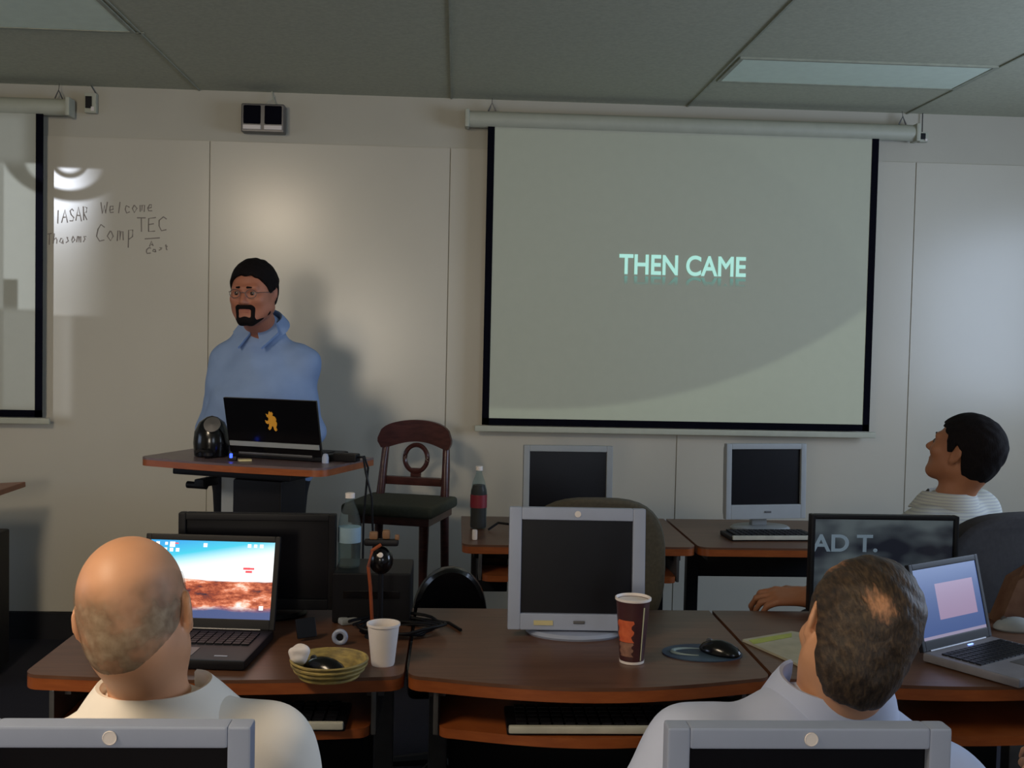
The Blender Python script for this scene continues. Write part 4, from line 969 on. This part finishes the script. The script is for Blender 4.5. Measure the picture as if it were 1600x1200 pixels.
def skin_cut_hair(H, parent, m, infl, line, name='hair', bump=.0015, h=.004, seed=0, side=None, nape=0):
    """hair shell over the skull: line(y) gives the lower hair edge in head space"""
    c = H.w((0, -.01, .02)); f = Field(c-.16, c+.16, h)
    H.ell(f, (0, -.016, .036), (.077+infl, .100+infl, .087+infl), .015)
    H.ell(f, (0, -.045, -.02-nape), (.066+infl*.5, .055+infl, .075+nape), .03)
    ys = [p[0] for p in line]; zs = [p[1] for p in line]
    def cut(X, Y, Z):
        x, y, z = H.local(X, Y, Z); e = np.interp(y, ys, zs); jag = .004*np.sin(90*x+seed)*np.sin(70*y+seed)+.003*np.sin(150*(x+y))
        return ((e+jag-z)*.8*H.s).astype(np.float32)
    f.clip(cut)
    if side: f.clip(lambda X, Y, Z: side(*H.local(X, Y, Z)))
    f.disp(lambda X, Y, Z: (bump*(np.sin(170*X+40*Y+3*np.sin(60*Z))+np.sin(150*Z+120*Y+2*np.sin(80*X)))).astype(np.float32))
    return f.mesh(name, m, parent, 2)

# --- the presenter, standing three-quarter towards the audience
O = np.array((0., 0., 0.))
pr = thing('person', 'standing man in a light blue shirt with dark hair, goatee and glasses behind the lectern', 'person', (0, 0, 0))
hx, hy, hz = at(396, 458, 4.38)
yw = 170
px0 = at(405, 560, 4.45).x
fwd = eul(yw)@np.array([0, 1, 0]); rt = eul(yw)@np.array([1, 0, 0])   # rt: his right hand side
def pj(r, f_, z): return np.array([px0, 4.52, 0])+rt*r+fwd*f_+np.array([0, 0, z])
J = dict(pelvis=pj(0, .0, .98), chest=pj(0, 0, 1.30), neck=pj(0, -.01, 1.54), skull=(hx, hy+.01, hz-.05), shR=pj(.135, 0, 1.385), shL=pj(-.14, -.01, 1.385),
         elR=pj(.20, -.02, 1.12), elL=pj(-.19, -.02, 1.12), wrR=pj(.15, .13, 1.07), wrL=pj(-.13, .15, 1.06), hipR=pj(.09, 0, .94), hipL=pj(-.09, 0, .94),
         knR=pj(.10, .02, .50), knL=pj(-.10, .02, .50), anR=pj(.11, -.02, .085), anL=pj(-.12, -.02, .085))
H = Head((hx, hy, hz), eul(168, -4, 0), 1.03, 1.2)
lo, hi = bounds(J); f = Field(lo, hi+(0, 0, .08), .0055); torso(f, J, 0, .05, yw, trap=.02)
H.face(f); hand(f, J['wrR'], fwd*.8-rt*.5+(0, 0, -.2), (0, 0, 1), -1); hand(f, J['wrL'], fwd*.8+rt*.5+(0, 0, -.2), (0, 0, 1), 1)
f.mesh('body', m_skin2, pr)
lo2, hi2 = bounds({k: J[k] for k in ('pelvis', 'neck', 'shR', 'shL', 'elR', 'elL', 'wrR', 'wrL')}, .22)
f = Field(lo2, hi2, .0065); torso(f, J, .016, .055, yw, legs=False, neck=False, trap=.025); f.cap(J['neck']-(0, 0, .05), J['neck']-(0, 0, .02), .075, .066, .03)
f.cap(J['elR'], J['elR']+(J['wrR']-J['elR'])*.9, .062, .045, .03); f.cap(J['elL'], J['elL']+(J['wrL']-J['elL'])*.9, .062, .045, .03)
for s_ in 'LR': f.cap(J['sh'+s_], J['el'+s_], .076, .066, .04)
f.disp(folds(.024, .55, 2)); nk = J['neck']
f.clip(lambda X, Y, Z: (.90-Z+0*X+0*Y).astype(np.float32))
f.ell(J['neck']+fwd*.085+(0, 0, .015), (.034, .06, .05), eul(yw), .006, 'sub')
f.mesh('shirt', m_blue, pr)
for s_ in (-1, 1):
    q_ = [pj(s_*.062, .02, 1.578), pj(s_*.016, .088, 1.512), pj(s_*.048, .138, 1.452), pj(s_*.094, .07, 1.515)]
    MB().prism(q_, Vector(fwd*.012+np.array([0, 0, .006]))).build('collar_point', m_blue, pr)
f = Field(np.array([lo[0], lo[1], 0]), np.array([hi[0], hi[1], 1.06]), .008); torso(f, J, .014, .05, yw, arms=False, neck=False)
f.clip(lambda X, Y, Z: np.maximum(Z-1.0, .09-Z)+0*X+0*Y); f.mesh('trousers', m_trou, pr)
f = Field(np.array([lo[0], lo[1], 0]), np.array([hi[0], hi[1], .16]), .006)
for s_ in 'LR': f.cap(J['an'+s_]+(0, 0, -.03), J['an'+s_]+fwd*.17+(0, 0, -.045), .052, .042, .03)
f.clip(lambda X, Y, Z: .004-Z+0*X+0*Y); f.mesh('shoes', m_black, pr)
collar(pr, J, m_blue, .066, .036, yw, open_=.9, flare=.016, dz=.020, drop=.012)
skin_cut_hair(H, pr, m_hairblk, .012, [(-.12, -.055), (-.04, -.045), (-.015, .03), (.005, .0), (.03, .005), (.05, .045), (.075, .066), (.10, .072)], bump=.0009, seed=1)
c = H.w((0, .05, -.09)); f = Field(c-.1, c+.1, .0035)
H.ell(f, (0, .069, -.100), (.031, .028, .022), .012); H.cap(f, (-.024, .087, -.050), (.024, .087, -.050), .0095, .0095, .004); f.ell(H.w((0, .1, -.066)), (.013, .03, .006), H.R, .004, 'sub')
for x in (-1, 1): H.cap(f, (x*.031, .079, -.053), (x*.027, .077, -.095), .009, .010, .008); H.cap(f, (x*.062, .018, -.066), (x*.02, .070, -.106), .018, .017, .01)
f.clip(lambda X, Y, Z: (-.0-(H.local(X, Y, Z)[1]-.02)).astype(np.float32)); f.mesh('beard', m_hairblk, pr)
for x in (-1, 1):
    f = Field(H.w((x*.03, .09, .02))-.04, H.w((x*.03, .09, .02))+.04, .002); H.cap(f, (x*.045, .081, .022), (x*.016, .098, .024), .0035, .0045, .003); f.mesh('eyebrow', m_hairblk, pr)
H.lips(pr); eyes(pr, H)
g = MB()
for x in (-1, 1):
    g.tube([H.w((x*.032+.021*math.cos(a), .106-.25*abs(x*.032+.021*math.cos(a))*.35, .0+.016*math.sin(a))) for a in np.linspace(0, 2*PI, 28, endpoint=False)], .0013, 6, True)
    g.tube([H.w((x*.053, .100, .004)), H.w((x*.074, .06, .006)), H.w((x*.080, -.005, .004))], .0013, 6)
g.tube([H.w((-.011, .107, .003)), H.w((0, .110, .006)), H.w((.011, .107, .003))], .0013, 6); g.build('glasses', m_metal, pr)

def seated(label, head_px, Y, headR, neck, hs=1.0, jaw=1, fat=0, yaw=0, hip=None, sh=(.2, .2), el=None, wr=None, shz=None, skin=m_skin, name='person', lean=0):
    return None
def sit_joints(cx, cy, yaw, zn, shw, skull, elL, elR, wrL, wrR, seat=.44, lean=.06, dzL=-.055, dzR=-.055, nk=(0, 0)):
    R = eul(yaw); fw = R@np.array([0, 1, 0]); rt = R@np.array([1, 0, 0])
    def q(r, f_, z): return np.array([cx, cy, 0])+rt*r+fw*f_+np.array([0, 0, z])
    return dict(pelvis=q(0, 0, seat+.11), chest=q(0, lean, (seat+.1)*.32+zn*.68-.02), neck=q(nk[0], lean+nk[1], zn), skull=skull, shR=q(shw, lean, zn+dzR), shL=q(-shw, lean, zn+dzL),
                elL=q(*elL), elR=q(*elR), wrL=q(*wrL), wrR=q(*wrR), hipR=q(.09, .05, seat+.085), hipL=q(-.09, .05, seat+.085), knR=q(.13, .44, seat+.06), knL=q(-.13, .44, seat+.06),
                anR=q(.13, .42, .085), anL=q(-.13, .42, .085)), fw, rt
def trousers_shoes(p, J, fw, m=m_trou, seat=.44, yaw=0):
    lo, hi = bounds({k: J[k] for k in ('pelvis', 'hipR', 'hipL', 'knR', 'knL', 'anR', 'anL')}, .2); lo[2] = 0
    f = Field(lo, hi, .009); R = eul(yaw); f.ell(J['pelvis'], (.185, .14, .13), R, .06)
    for s_ in 'LR': f.cap(J['hip'+s_], J['kn'+s_], .10, .072, .05); f.cap(J['kn'+s_], J['an'+s_], .072, .06, .03)
    f.clip(lambda X, Y, Z: np.maximum(Z-(seat+.2), .06-Z)+0*X+0*Y); f.mesh('trousers', m, p)
    lo[2] = -.02; hi[2] = .18; lo = lo-.1*np.array([1, 1, 0]); hi = hi+.1*np.array([1, 1, 0]); f = Field(lo, hi, .007)
    for s_ in 'LR': f.cap(J['an'+s_]+(0, 0, -.03), J['an'+s_]+fw*.17+(0, 0, -.045), .05, .042, .03)
    f.clip(lambda X, Y, Z: .004-Z+0*X+0*Y); f.mesh('shoes', m_black, p)

# --- the bald man at the lower left, seen from behind
SEAT = .43
Yb = 1.74
p = thing('person', 'bald man with grey fringe in a cream polo shirt seated with his back to us', 'person')
hc_ = at(213, 960, Yb-.02); nkp = at(240, 1106, Yb)
H = Head((hc_.x, hc_.y, hc_.z), eul(1, -6, -9), 1.03, 1.0)
J, fw, rt = sit_joints(nkp.x, Yb-.04, 0, nkp.z-.005, .172, H.w((.006, -.02, -.045)), (-.23, .08, .70), (.23, .08, .70), (-.10, .30, .64), (.10, .30, .64), SEAT, .05, -.115, -.085)
lo, hi = bounds(J); f = Field(lo, hi+(0, 0, .05), .0055); torso(f, J, 0, .015, 0)
H.face(f); H.ell(f, (0, -.05, -.03), (.058, .055, .06), .04)
hand(f, J['wrL'], (.3, 1, -.1), (0, 0, 1), -1, 20); hand(f, J['wrR'], (-.3, 1, -.1), (0, 0, 1), 1, 20)
body = f.mesh('body', m_skin, p)
lo2, hi2 = bounds({k: J[k] for k in ('pelvis', 'neck', 'shR', 'shL', 'elR', 'elL')}, .22)
f = Field(lo2, hi2, .006); torso(f, J, .014, .02, 0, legs=False, neck=False, fore=False)
for s_ in 'LR': f.cap(J['sh'+s_], J['sh'+s_]+(J['el'+s_]-J['sh'+s_])*.85, .072, .07, .04)
f.cap(J['neck']-(0, 0, .06), J['neck']-(0, 0, .03), .08, .070, .03); f.disp(folds(.010, .8, 5)); f.clip(lambda X, Y, Z: SEAT+.03-Z+0*X+0*Y)
f.mesh('polo_shirt', m_cream, p)
collar(p, J, m_cream, .076, .05, -6, open_=.9, flare=.03, dz=.022)
trousers_shoes(p, J, fw, seat=SEAT)
def fringe(x, y, z): return ((np.sqrt(x**2+(y*.8)**2)*0+z-(.062-.55*(y+.06))-.012*np.sin(40*x)) * .8).astype(np.float32)
m_fr = bpy.data.materials.new('grey_fringe_hair'); m_fr.use_nodes = True
nt = m_fr.node_tree; n = nt.nodes; l = nt.links; bs = n['Principled BSDF']; bs.inputs['Roughness'].default_value = .75
tc = n.new('ShaderNodeTexCoord'); nz = n.new('ShaderNodeTexNoise'); nz.inputs['Scale'].default_value = 60; nz.inputs['Detail'].default_value = 6; l.new(tc.outputs['Object'], nz.inputs['Vector'])
r = ramp(n, [(.3, (124, 100, 76)), (.5, (146, 124, 98)), (.7, (168, 148, 122))]); l.new(nz.outputs['Fac'], r.inputs[0]); l.new(r.outputs[0], bs.inputs['Base Color'])
nz2 = n.new('ShaderNodeTexNoise'); nz2.inputs['Scale'].default_value = 24; l.new(tc.outputs['Object'], nz2.inputs['Vector']); mr = n.new('ShaderNodeMapRange'); l.new(nz2.outputs['Fac'], mr.inputs['Value'])
mr.inputs['From Min'].default_value = .36; mr.inputs['From Max'].default_value = .62; mr.inputs['To Min'].default_value = .35; mr.inputs['To Max'].default_value = .9
upv = Vector(H.R[:, 2]); dt = n.new('ShaderNodeVectorMath'); dt.operation = 'DOT_PRODUCT'; l.new(tc.outputs['Object'], dt.inputs[0]); dt.inputs[1].default_value = upv
hm = n.new('ShaderNodeMapRange'); l.new(dt.outputs['Value'], hm.inputs['Value']); z0_ = upv.dot(Vector(H.c)); hm.inputs['From Min'].default_value = z0_+.07; hm.inputs['From Max'].default_value = z0_+.015
mm = n.new('ShaderNodeMath'); mm.operation = 'MULTIPLY'; l.new(mr.outputs[0], mm.inputs[0]); l.new(hm.outputs[0], mm.inputs[1]); MMF = mm
tr = n.new('ShaderNodeBsdfTransparent'); mx = n.new('ShaderNodeMixShader'); l.new(MMF.outputs[0], mx.inputs[0]); l.new(tr.outputs[0], mx.inputs[1]); l.new(bs.outputs[0], mx.inputs[2]); l.new(mx.outputs[0], n['Material Output'].inputs[0])
c_ = H.w((0, -.03, .0)); f = Field(c_-.15, c_+.15, .0035)
H.ell(f, (0, -.014, .034), (.0785, .1005, .0885), .01); H.ell(f, (0, -.05, -.03), (.0605, .0575, .0625), .04)
def frc(X, Y, Z):
    x, y, z = H.local(X, Y, Z); top = .052+.35*(np.maximum(y, -.09)+.02)*-1*.35+.006*np.sin(60*x+30*y); back_low = np.interp(y, [-.12, -.06, -.03, 0, .03], [-.075, -.07, -.035, .012, .01])
    return np.maximum(np.maximum(z-top-.012, back_low-z), y-.035).astype(np.float32)
f.clip(frc); f.mesh('hair', m_fr, p)
eyes(p, H); H.lips(p)

# --- the brown-haired man at the lower right, seen from behind, head tipped to the right
p = thing('person', 'man with thinning brown hair in a pale blue shirt seated at the lower right', 'person')
hc_ = at(1337, 992, Yb-.02); nkp = at(1306, 1108, Yb)
H = Head((hc_.x, hc_.y, hc_.z), eul(-3, -14, 22), 1.0, 1.0)
J, fw, rt = sit_joints(nkp.x+.0, Yb-.04, 4, nkp.z-.012, .2, H.w((-.0, -.03, -.055)), (-.36, .04, .70), (.26, .1, .68), (-.16, .32, .66), (.14, .32, .66), SEAT, .05, -.05, -.15)
J['shL'] = J['shL']+(-.03, 0, -.012)
lo, hi = bounds(J); f = Field(lo, hi+(0, 0, .05), .0055); torso(f, J, 0, .02, 4)
H.face(f); H.ell(f, (0, -.05, -.035), (.056, .05, .06), .04)
hand(f, J['wrL'], (.3, 1, -.1), (0, 0, 1), -1, 20); hand(f, J['wrR'], (-.3, 1, -.1), (0, 0, 1), 1, 20); f.mesh('body', m_skin, p)
lo2, hi2 = bounds({k: J[k] for k in ('pelvis', 'neck', 'shR', 'shL', 'elR', 'elL', 'wrL', 'wrR')}, .2)
f = Field(lo2, hi2, .006); torso(f, J, .014, .025, 4, legs=False, neck=False)
for s_ in 'LR': f.cap(J['sh'+s_], J['el'+s_], .076, .062, .04); f.cap(J['el'+s_], J['el'+s_]+(J['wr'+s_]-J['el'+s_])*.9, .058, .045, .03)
f.cap(J['neck']-(0, 0, .06), J['neck']-(0, 0, .03), .08, .068, .03); f.disp(folds(.012, .8, 8)); f.clip(lambda X, Y, Z: SEAT+.03-Z+0*X+0*Y); f.mesh('shirt', m_pale, p)
for s_ in 'LR':
    f = Field(J['wr'+s_]-.1, J['wr'+s_]+.1, .004); w0 = J['el'+s_]+(J['wr'+s_]-J['el'+s_])*.84; f.cap(w0, J['el'+s_]+(J['wr'+s_]-J['el'+s_])*.93, .043, .042, .004); f.mesh('cuff', m_pale, p)
collar(p, J, m_pale, .076, .058, 10, open_=.8, flare=.014, dz=.036)
trousers_shoes(p, J, fw, seat=SEAT, yaw=4)
def part_(x, y, z): return (.0+.010-np.sqrt((x+.005-.25*(y-.0))**2+((z-.12)*.2)**2)).astype(np.float32)
m_hb2 = bpy.data.materials.new('thinning_brown_hair'); m_hb2.use_nodes = True
nt = m_hb2.node_tree; n = nt.nodes; l = nt.links; bs = n['Principled BSDF']; bs.inputs['Roughness'].default_value = .6
tc = n.new('ShaderNodeTexCoord'); mp = n.new('ShaderNodeMapping'); mp.inputs['Rotation'].default_value = (0, rad(20), rad(34)); mp.inputs['Scale'].default_value = (1, .22, .5)
l.new(tc.outputs['Object'], mp.inputs[0]); nz = n.new('ShaderNodeTexNoise'); nz.inputs['Scale'].default_value = 190; nz.inputs['Detail'].default_value = 4; l.new(mp.outputs[0], nz.inputs['Vector'])
r = ramp(n, [(.32, (34, 25, 18)), (.5, (56, 42, 29)), (.7, (84, 66, 46))]); l.new(nz.outputs['Fac'], r.inputs[0])
bp = n.new('ShaderNodeBump'); bp.inputs['Strength'].default_value = .7; bp.inputs['Distance'].default_value = .003; l.new(nz.outputs['Fac'], bp.inputs['Height']); l.new(bp.outputs[0], bs.inputs['Normal'])
# scalp showing through along the thin crown (distance to a line on the crown, in object space)
ca, cb = Vector(H.w((-.07, .03, .10))), Vector(H.w((-.025, -.112, .045)))
def vmath(op_, a, b=None):
    q = n.new('ShaderNodeVectorMath'); q.operation = op_
    for i, v in enumerate((a, b)):
        if v is None: continue
        if isinstance(v, Vector): q.inputs[i].default_value = v
        else: l.new(v, q.inputs[i])
    return q
dv = (cb-ca).normalized(); sub_ = vmath('SUBTRACT', tc.outputs['Object'], ca); cr = vmath('CROSS_PRODUCT', sub_.outputs[0], dv); ln = vmath('LENGTH', cr.outputs[0])
ad = n.new('ShaderNodeMath'); ad.operation = 'MULTIPLY_ADD'; l.new(nz.outputs['Fac'], ad.inputs[0]); ad.inputs[1].default_value = .035; l.new(ln.outputs['Value'], ad.inputs[2])
mr = n.new('ShaderNodeMapRange'); l.new(ad.outputs[0], mr.inputs['Value']); mr.inputs['From Min'].default_value = .020; mr.inputs['From Max'].default_value = .040
mx = n.new('ShaderNodeMix'); mx.data_type = 'RGBA'; l.new(mr.outputs[0], mx.inputs[0]); mx.inputs[6].default_value = (*lin((196, 140, 100)), 1); l.new(r.outputs[0], mx.inputs[7]); l.new(mx.outputs[2], bs.inputs['Base Color'])
skin_cut_hair(H, p, m_hb2, .009, [(-.12, -.125), (-.05, -.11), (-.022, .012), (-.004, .028), (.006, -.008), (.028, -.006), (.04, .04), (.07, .085), (.10, .098)], bump=.0009, seed=3, nape=.015)
eyes(p, H); H.lips(p)

# --- the dark-haired man at the right, seen in profile, looking up at the screens
p = thing('person', 'dark-haired man in a pale striped shirt at right, in profile looking up', 'person')
Yd = 3.38
hc_ = at(1506, 706, Yd)
H = Head((hc_.x, hc_.y, hc_.z), eul(42, 20, 0), .99, 1.0)
nkp = at(1500, 780, Yd)
J, fw, rt = sit_joints(nkp.x, Yd+.0, 35, nkp.z-.01, .165, H.w((0, -.03, -.06)), (-.30, .12, .86), (.25, .1, .78), (-.0, .0, 0), (.12, .34, .74), .47, .04, -.05, -.06)
J['elL'] = np.array(at(1330, 880, 3.22)); J['wrL'] = np.array(at(1262, 945, 3.10))+(0, 0, .02); J['shL'] = np.array(at(1440, 838, 3.36))
lo, hi = bounds(J); f = Field(lo, hi+(0, 0, .08), .0055); torso(f, J, 0, .0, 35)
H.face(f); f.ell(H.w((0, -.05, -.03)), (.055, .05, .055), H.R, .04)
hd = np.array(at(1190, 930, 3.13))-J['wrL']; hand(f, J['wrL'], hd, (0, -.35, 1), 1, 42, 1.1); hand(f, J['wrR'], (-.5, 1, 0), (0, 0, 1), 1, 20)
f.mesh('body', m_skin3, p)
m_str = bpy.data.materials.new('striped_shirt_cloth'); m_str.use_nodes = True; nt = m_str.node_tree; n = nt.nodes; l = nt.links; bs = n['Principled BSDF']; bs.inputs['Roughness'].default_value = .85
tc = n.new('ShaderNodeTexCoord'); wv = n.new('ShaderNodeTexWave'); wv.bands_direction = 'Z'; wv.inputs['Scale'].default_value = 34; wv.inputs['Distortion'].default_value = 1; l.new(tc.outputs['Object'], wv.inputs['Vector'])
r = ramp(n, [(.2, (164, 166, 168)), (.5, (184, 186, 178))]); l.new(wv.outputs['Fac'], r.inputs[0]); l.new(r.outputs[0], bs.inputs['Base Color'])
lo2, hi2 = bounds({k: J[k] for k in ('pelvis', 'neck', 'shR', 'shL', 'elR', 'elL')}, .2)
f = Field(lo2, hi2, .006); torso(f, J, .014, .01, 35, legs=False, neck=False, fore=False)
f.cap(J['shR'], J['shR']+(J['elR']-J['shR'])*.8, .07, .066, .04); f.cap(J['shL'], J['shL']+(J['elL']-J['shL'])*.75, .07, .066, .04)
f.cap(J['neck']-(0, 0, .06), J['neck']-(0, 0, .03), .08, .066, .03); f.disp(folds(.004, 1.1, 3)); f.clip(lambda X, Y, Z: .49-Z+0*X+0*Y); f.mesh('striped_shirt', m_str, p)
collar(p, J, m_str, .066, .045, 50, open_=.8, flare=.014, dz=.016)
trousers_shoes(p, J, fw, seat=.47, yaw=35)
skin_cut_hair(H, p, m_hairblk, .011, [(-.12, -.07), (-.045, -.065), (-.018, .02), (-.002, .03), (.006, -.004), (.026, .0), (.04, .045), (.07, .062), (.10, .07)], bump=.0007, seed=5)
for x in (-1, 1):
    f = Field(H.w((x*.03, .09, .02))-.04, H.w((x*.03, .09, .02))+.04, .002); H.cap(f, (x*.045, .081, .022), (x*.016, .098, .024), .003, .004, .003); f.mesh('eyebrow', m_hairblk, p)
eyes(p, H); H.lips(p)

# --- neighbour at the lower right corner, only the elbow and sleeve reach into the picture
p = thing('person', 'bare elbow and white sleeve of a person cropped by the lower right corner', 'person')
e = at(1592, 1186, 1.62)
H = Head((1.50, 1.62, 1.24), eul(20, 0, 0), 1, 1)
J, fw, rt = sit_joints(1.48, 1.58, 0, 1.075, .19, H.w((0, -.03, -.055)), (0, 0, 0), (.28, .2, .75), (0, 0, 0), (.2, .42, .77), SEAT, .03)
J['elL'] = np.array(e)+(.055, 0, -.045); J['wrL'] = np.array(e)+(.2, .2, -.10)
lo, hi = bounds(J); f = Field(lo, hi+(0, 0, .08), .006); torso(f, J, 0, .02, 0); H.face(f)
hand(f, J['wrL'], (.3, 1, 0), (0, 0, 1), -1, 20); hand(f, J['wrR'], (-.3, 1, 0), (0, 0, 1), 1, 20); f.mesh('body', m_skin, p)
lo2, hi2 = bounds({k: J[k] for k in ('pelvis', 'neck', 'shR', 'shL', 'elR', 'elL')}, .22)
f = Field(lo2, hi2, .007); torso(f, J, .014, .025, 0, legs=False, neck=False, arms=False)
for s_ in 'LR': f.cap(J['sh'+s_], J['sh'+s_]+(J['el'+s_]-J['sh'+s_])*.8, .075, .066, .04)
f.clip(lambda X, Y, Z: SEAT+.03-Z+0*X+0*Y); f.mesh('polo_shirt', m_cream, p); collar(p, J, m_cream, .07, .04, 0, open_=.9)
trousers_shoes(p, J, fw, seat=SEAT)
skin_cut_hair(H, p, m_hairbrn, .009, [(-.12, -.07), (-.045, -.065), (-.018, .02), (.006, -.004), (.04, .045), (.07, .062), (.10, .07)], h=.005)
eyes(p, H); H.lips(p)

# chairs under the seated people
office_chair('low black office chair under the bald man', (nkp.x*0+at(243, 1092, Yb).x, Yb-.06, 0), 0, .40, .80, m_chairdark, seat_z=SEAT-.03)
office_chair('low black office chair under the brown-haired man', (at(1306, 1098, Yb).x, Yb-.06, 0), rad(4), .40, .80, m_chairdark, seat_z=SEAT-.03)
office_chair('black office chair under the person at the lower right corner', (1.50, 1.53, 0), 0, .42, .80, m_chairdark, seat_z=SEAT-.03)
cc = at(1560, 800, 3.15)
office_chair('dark high-backed office chair behind the dark-haired man at right', (at(1578, 800, 3.15).x-.09, 3.37, 0), rad(24), .52, cc.z+.0, m_chairdark, seat_z=.44)
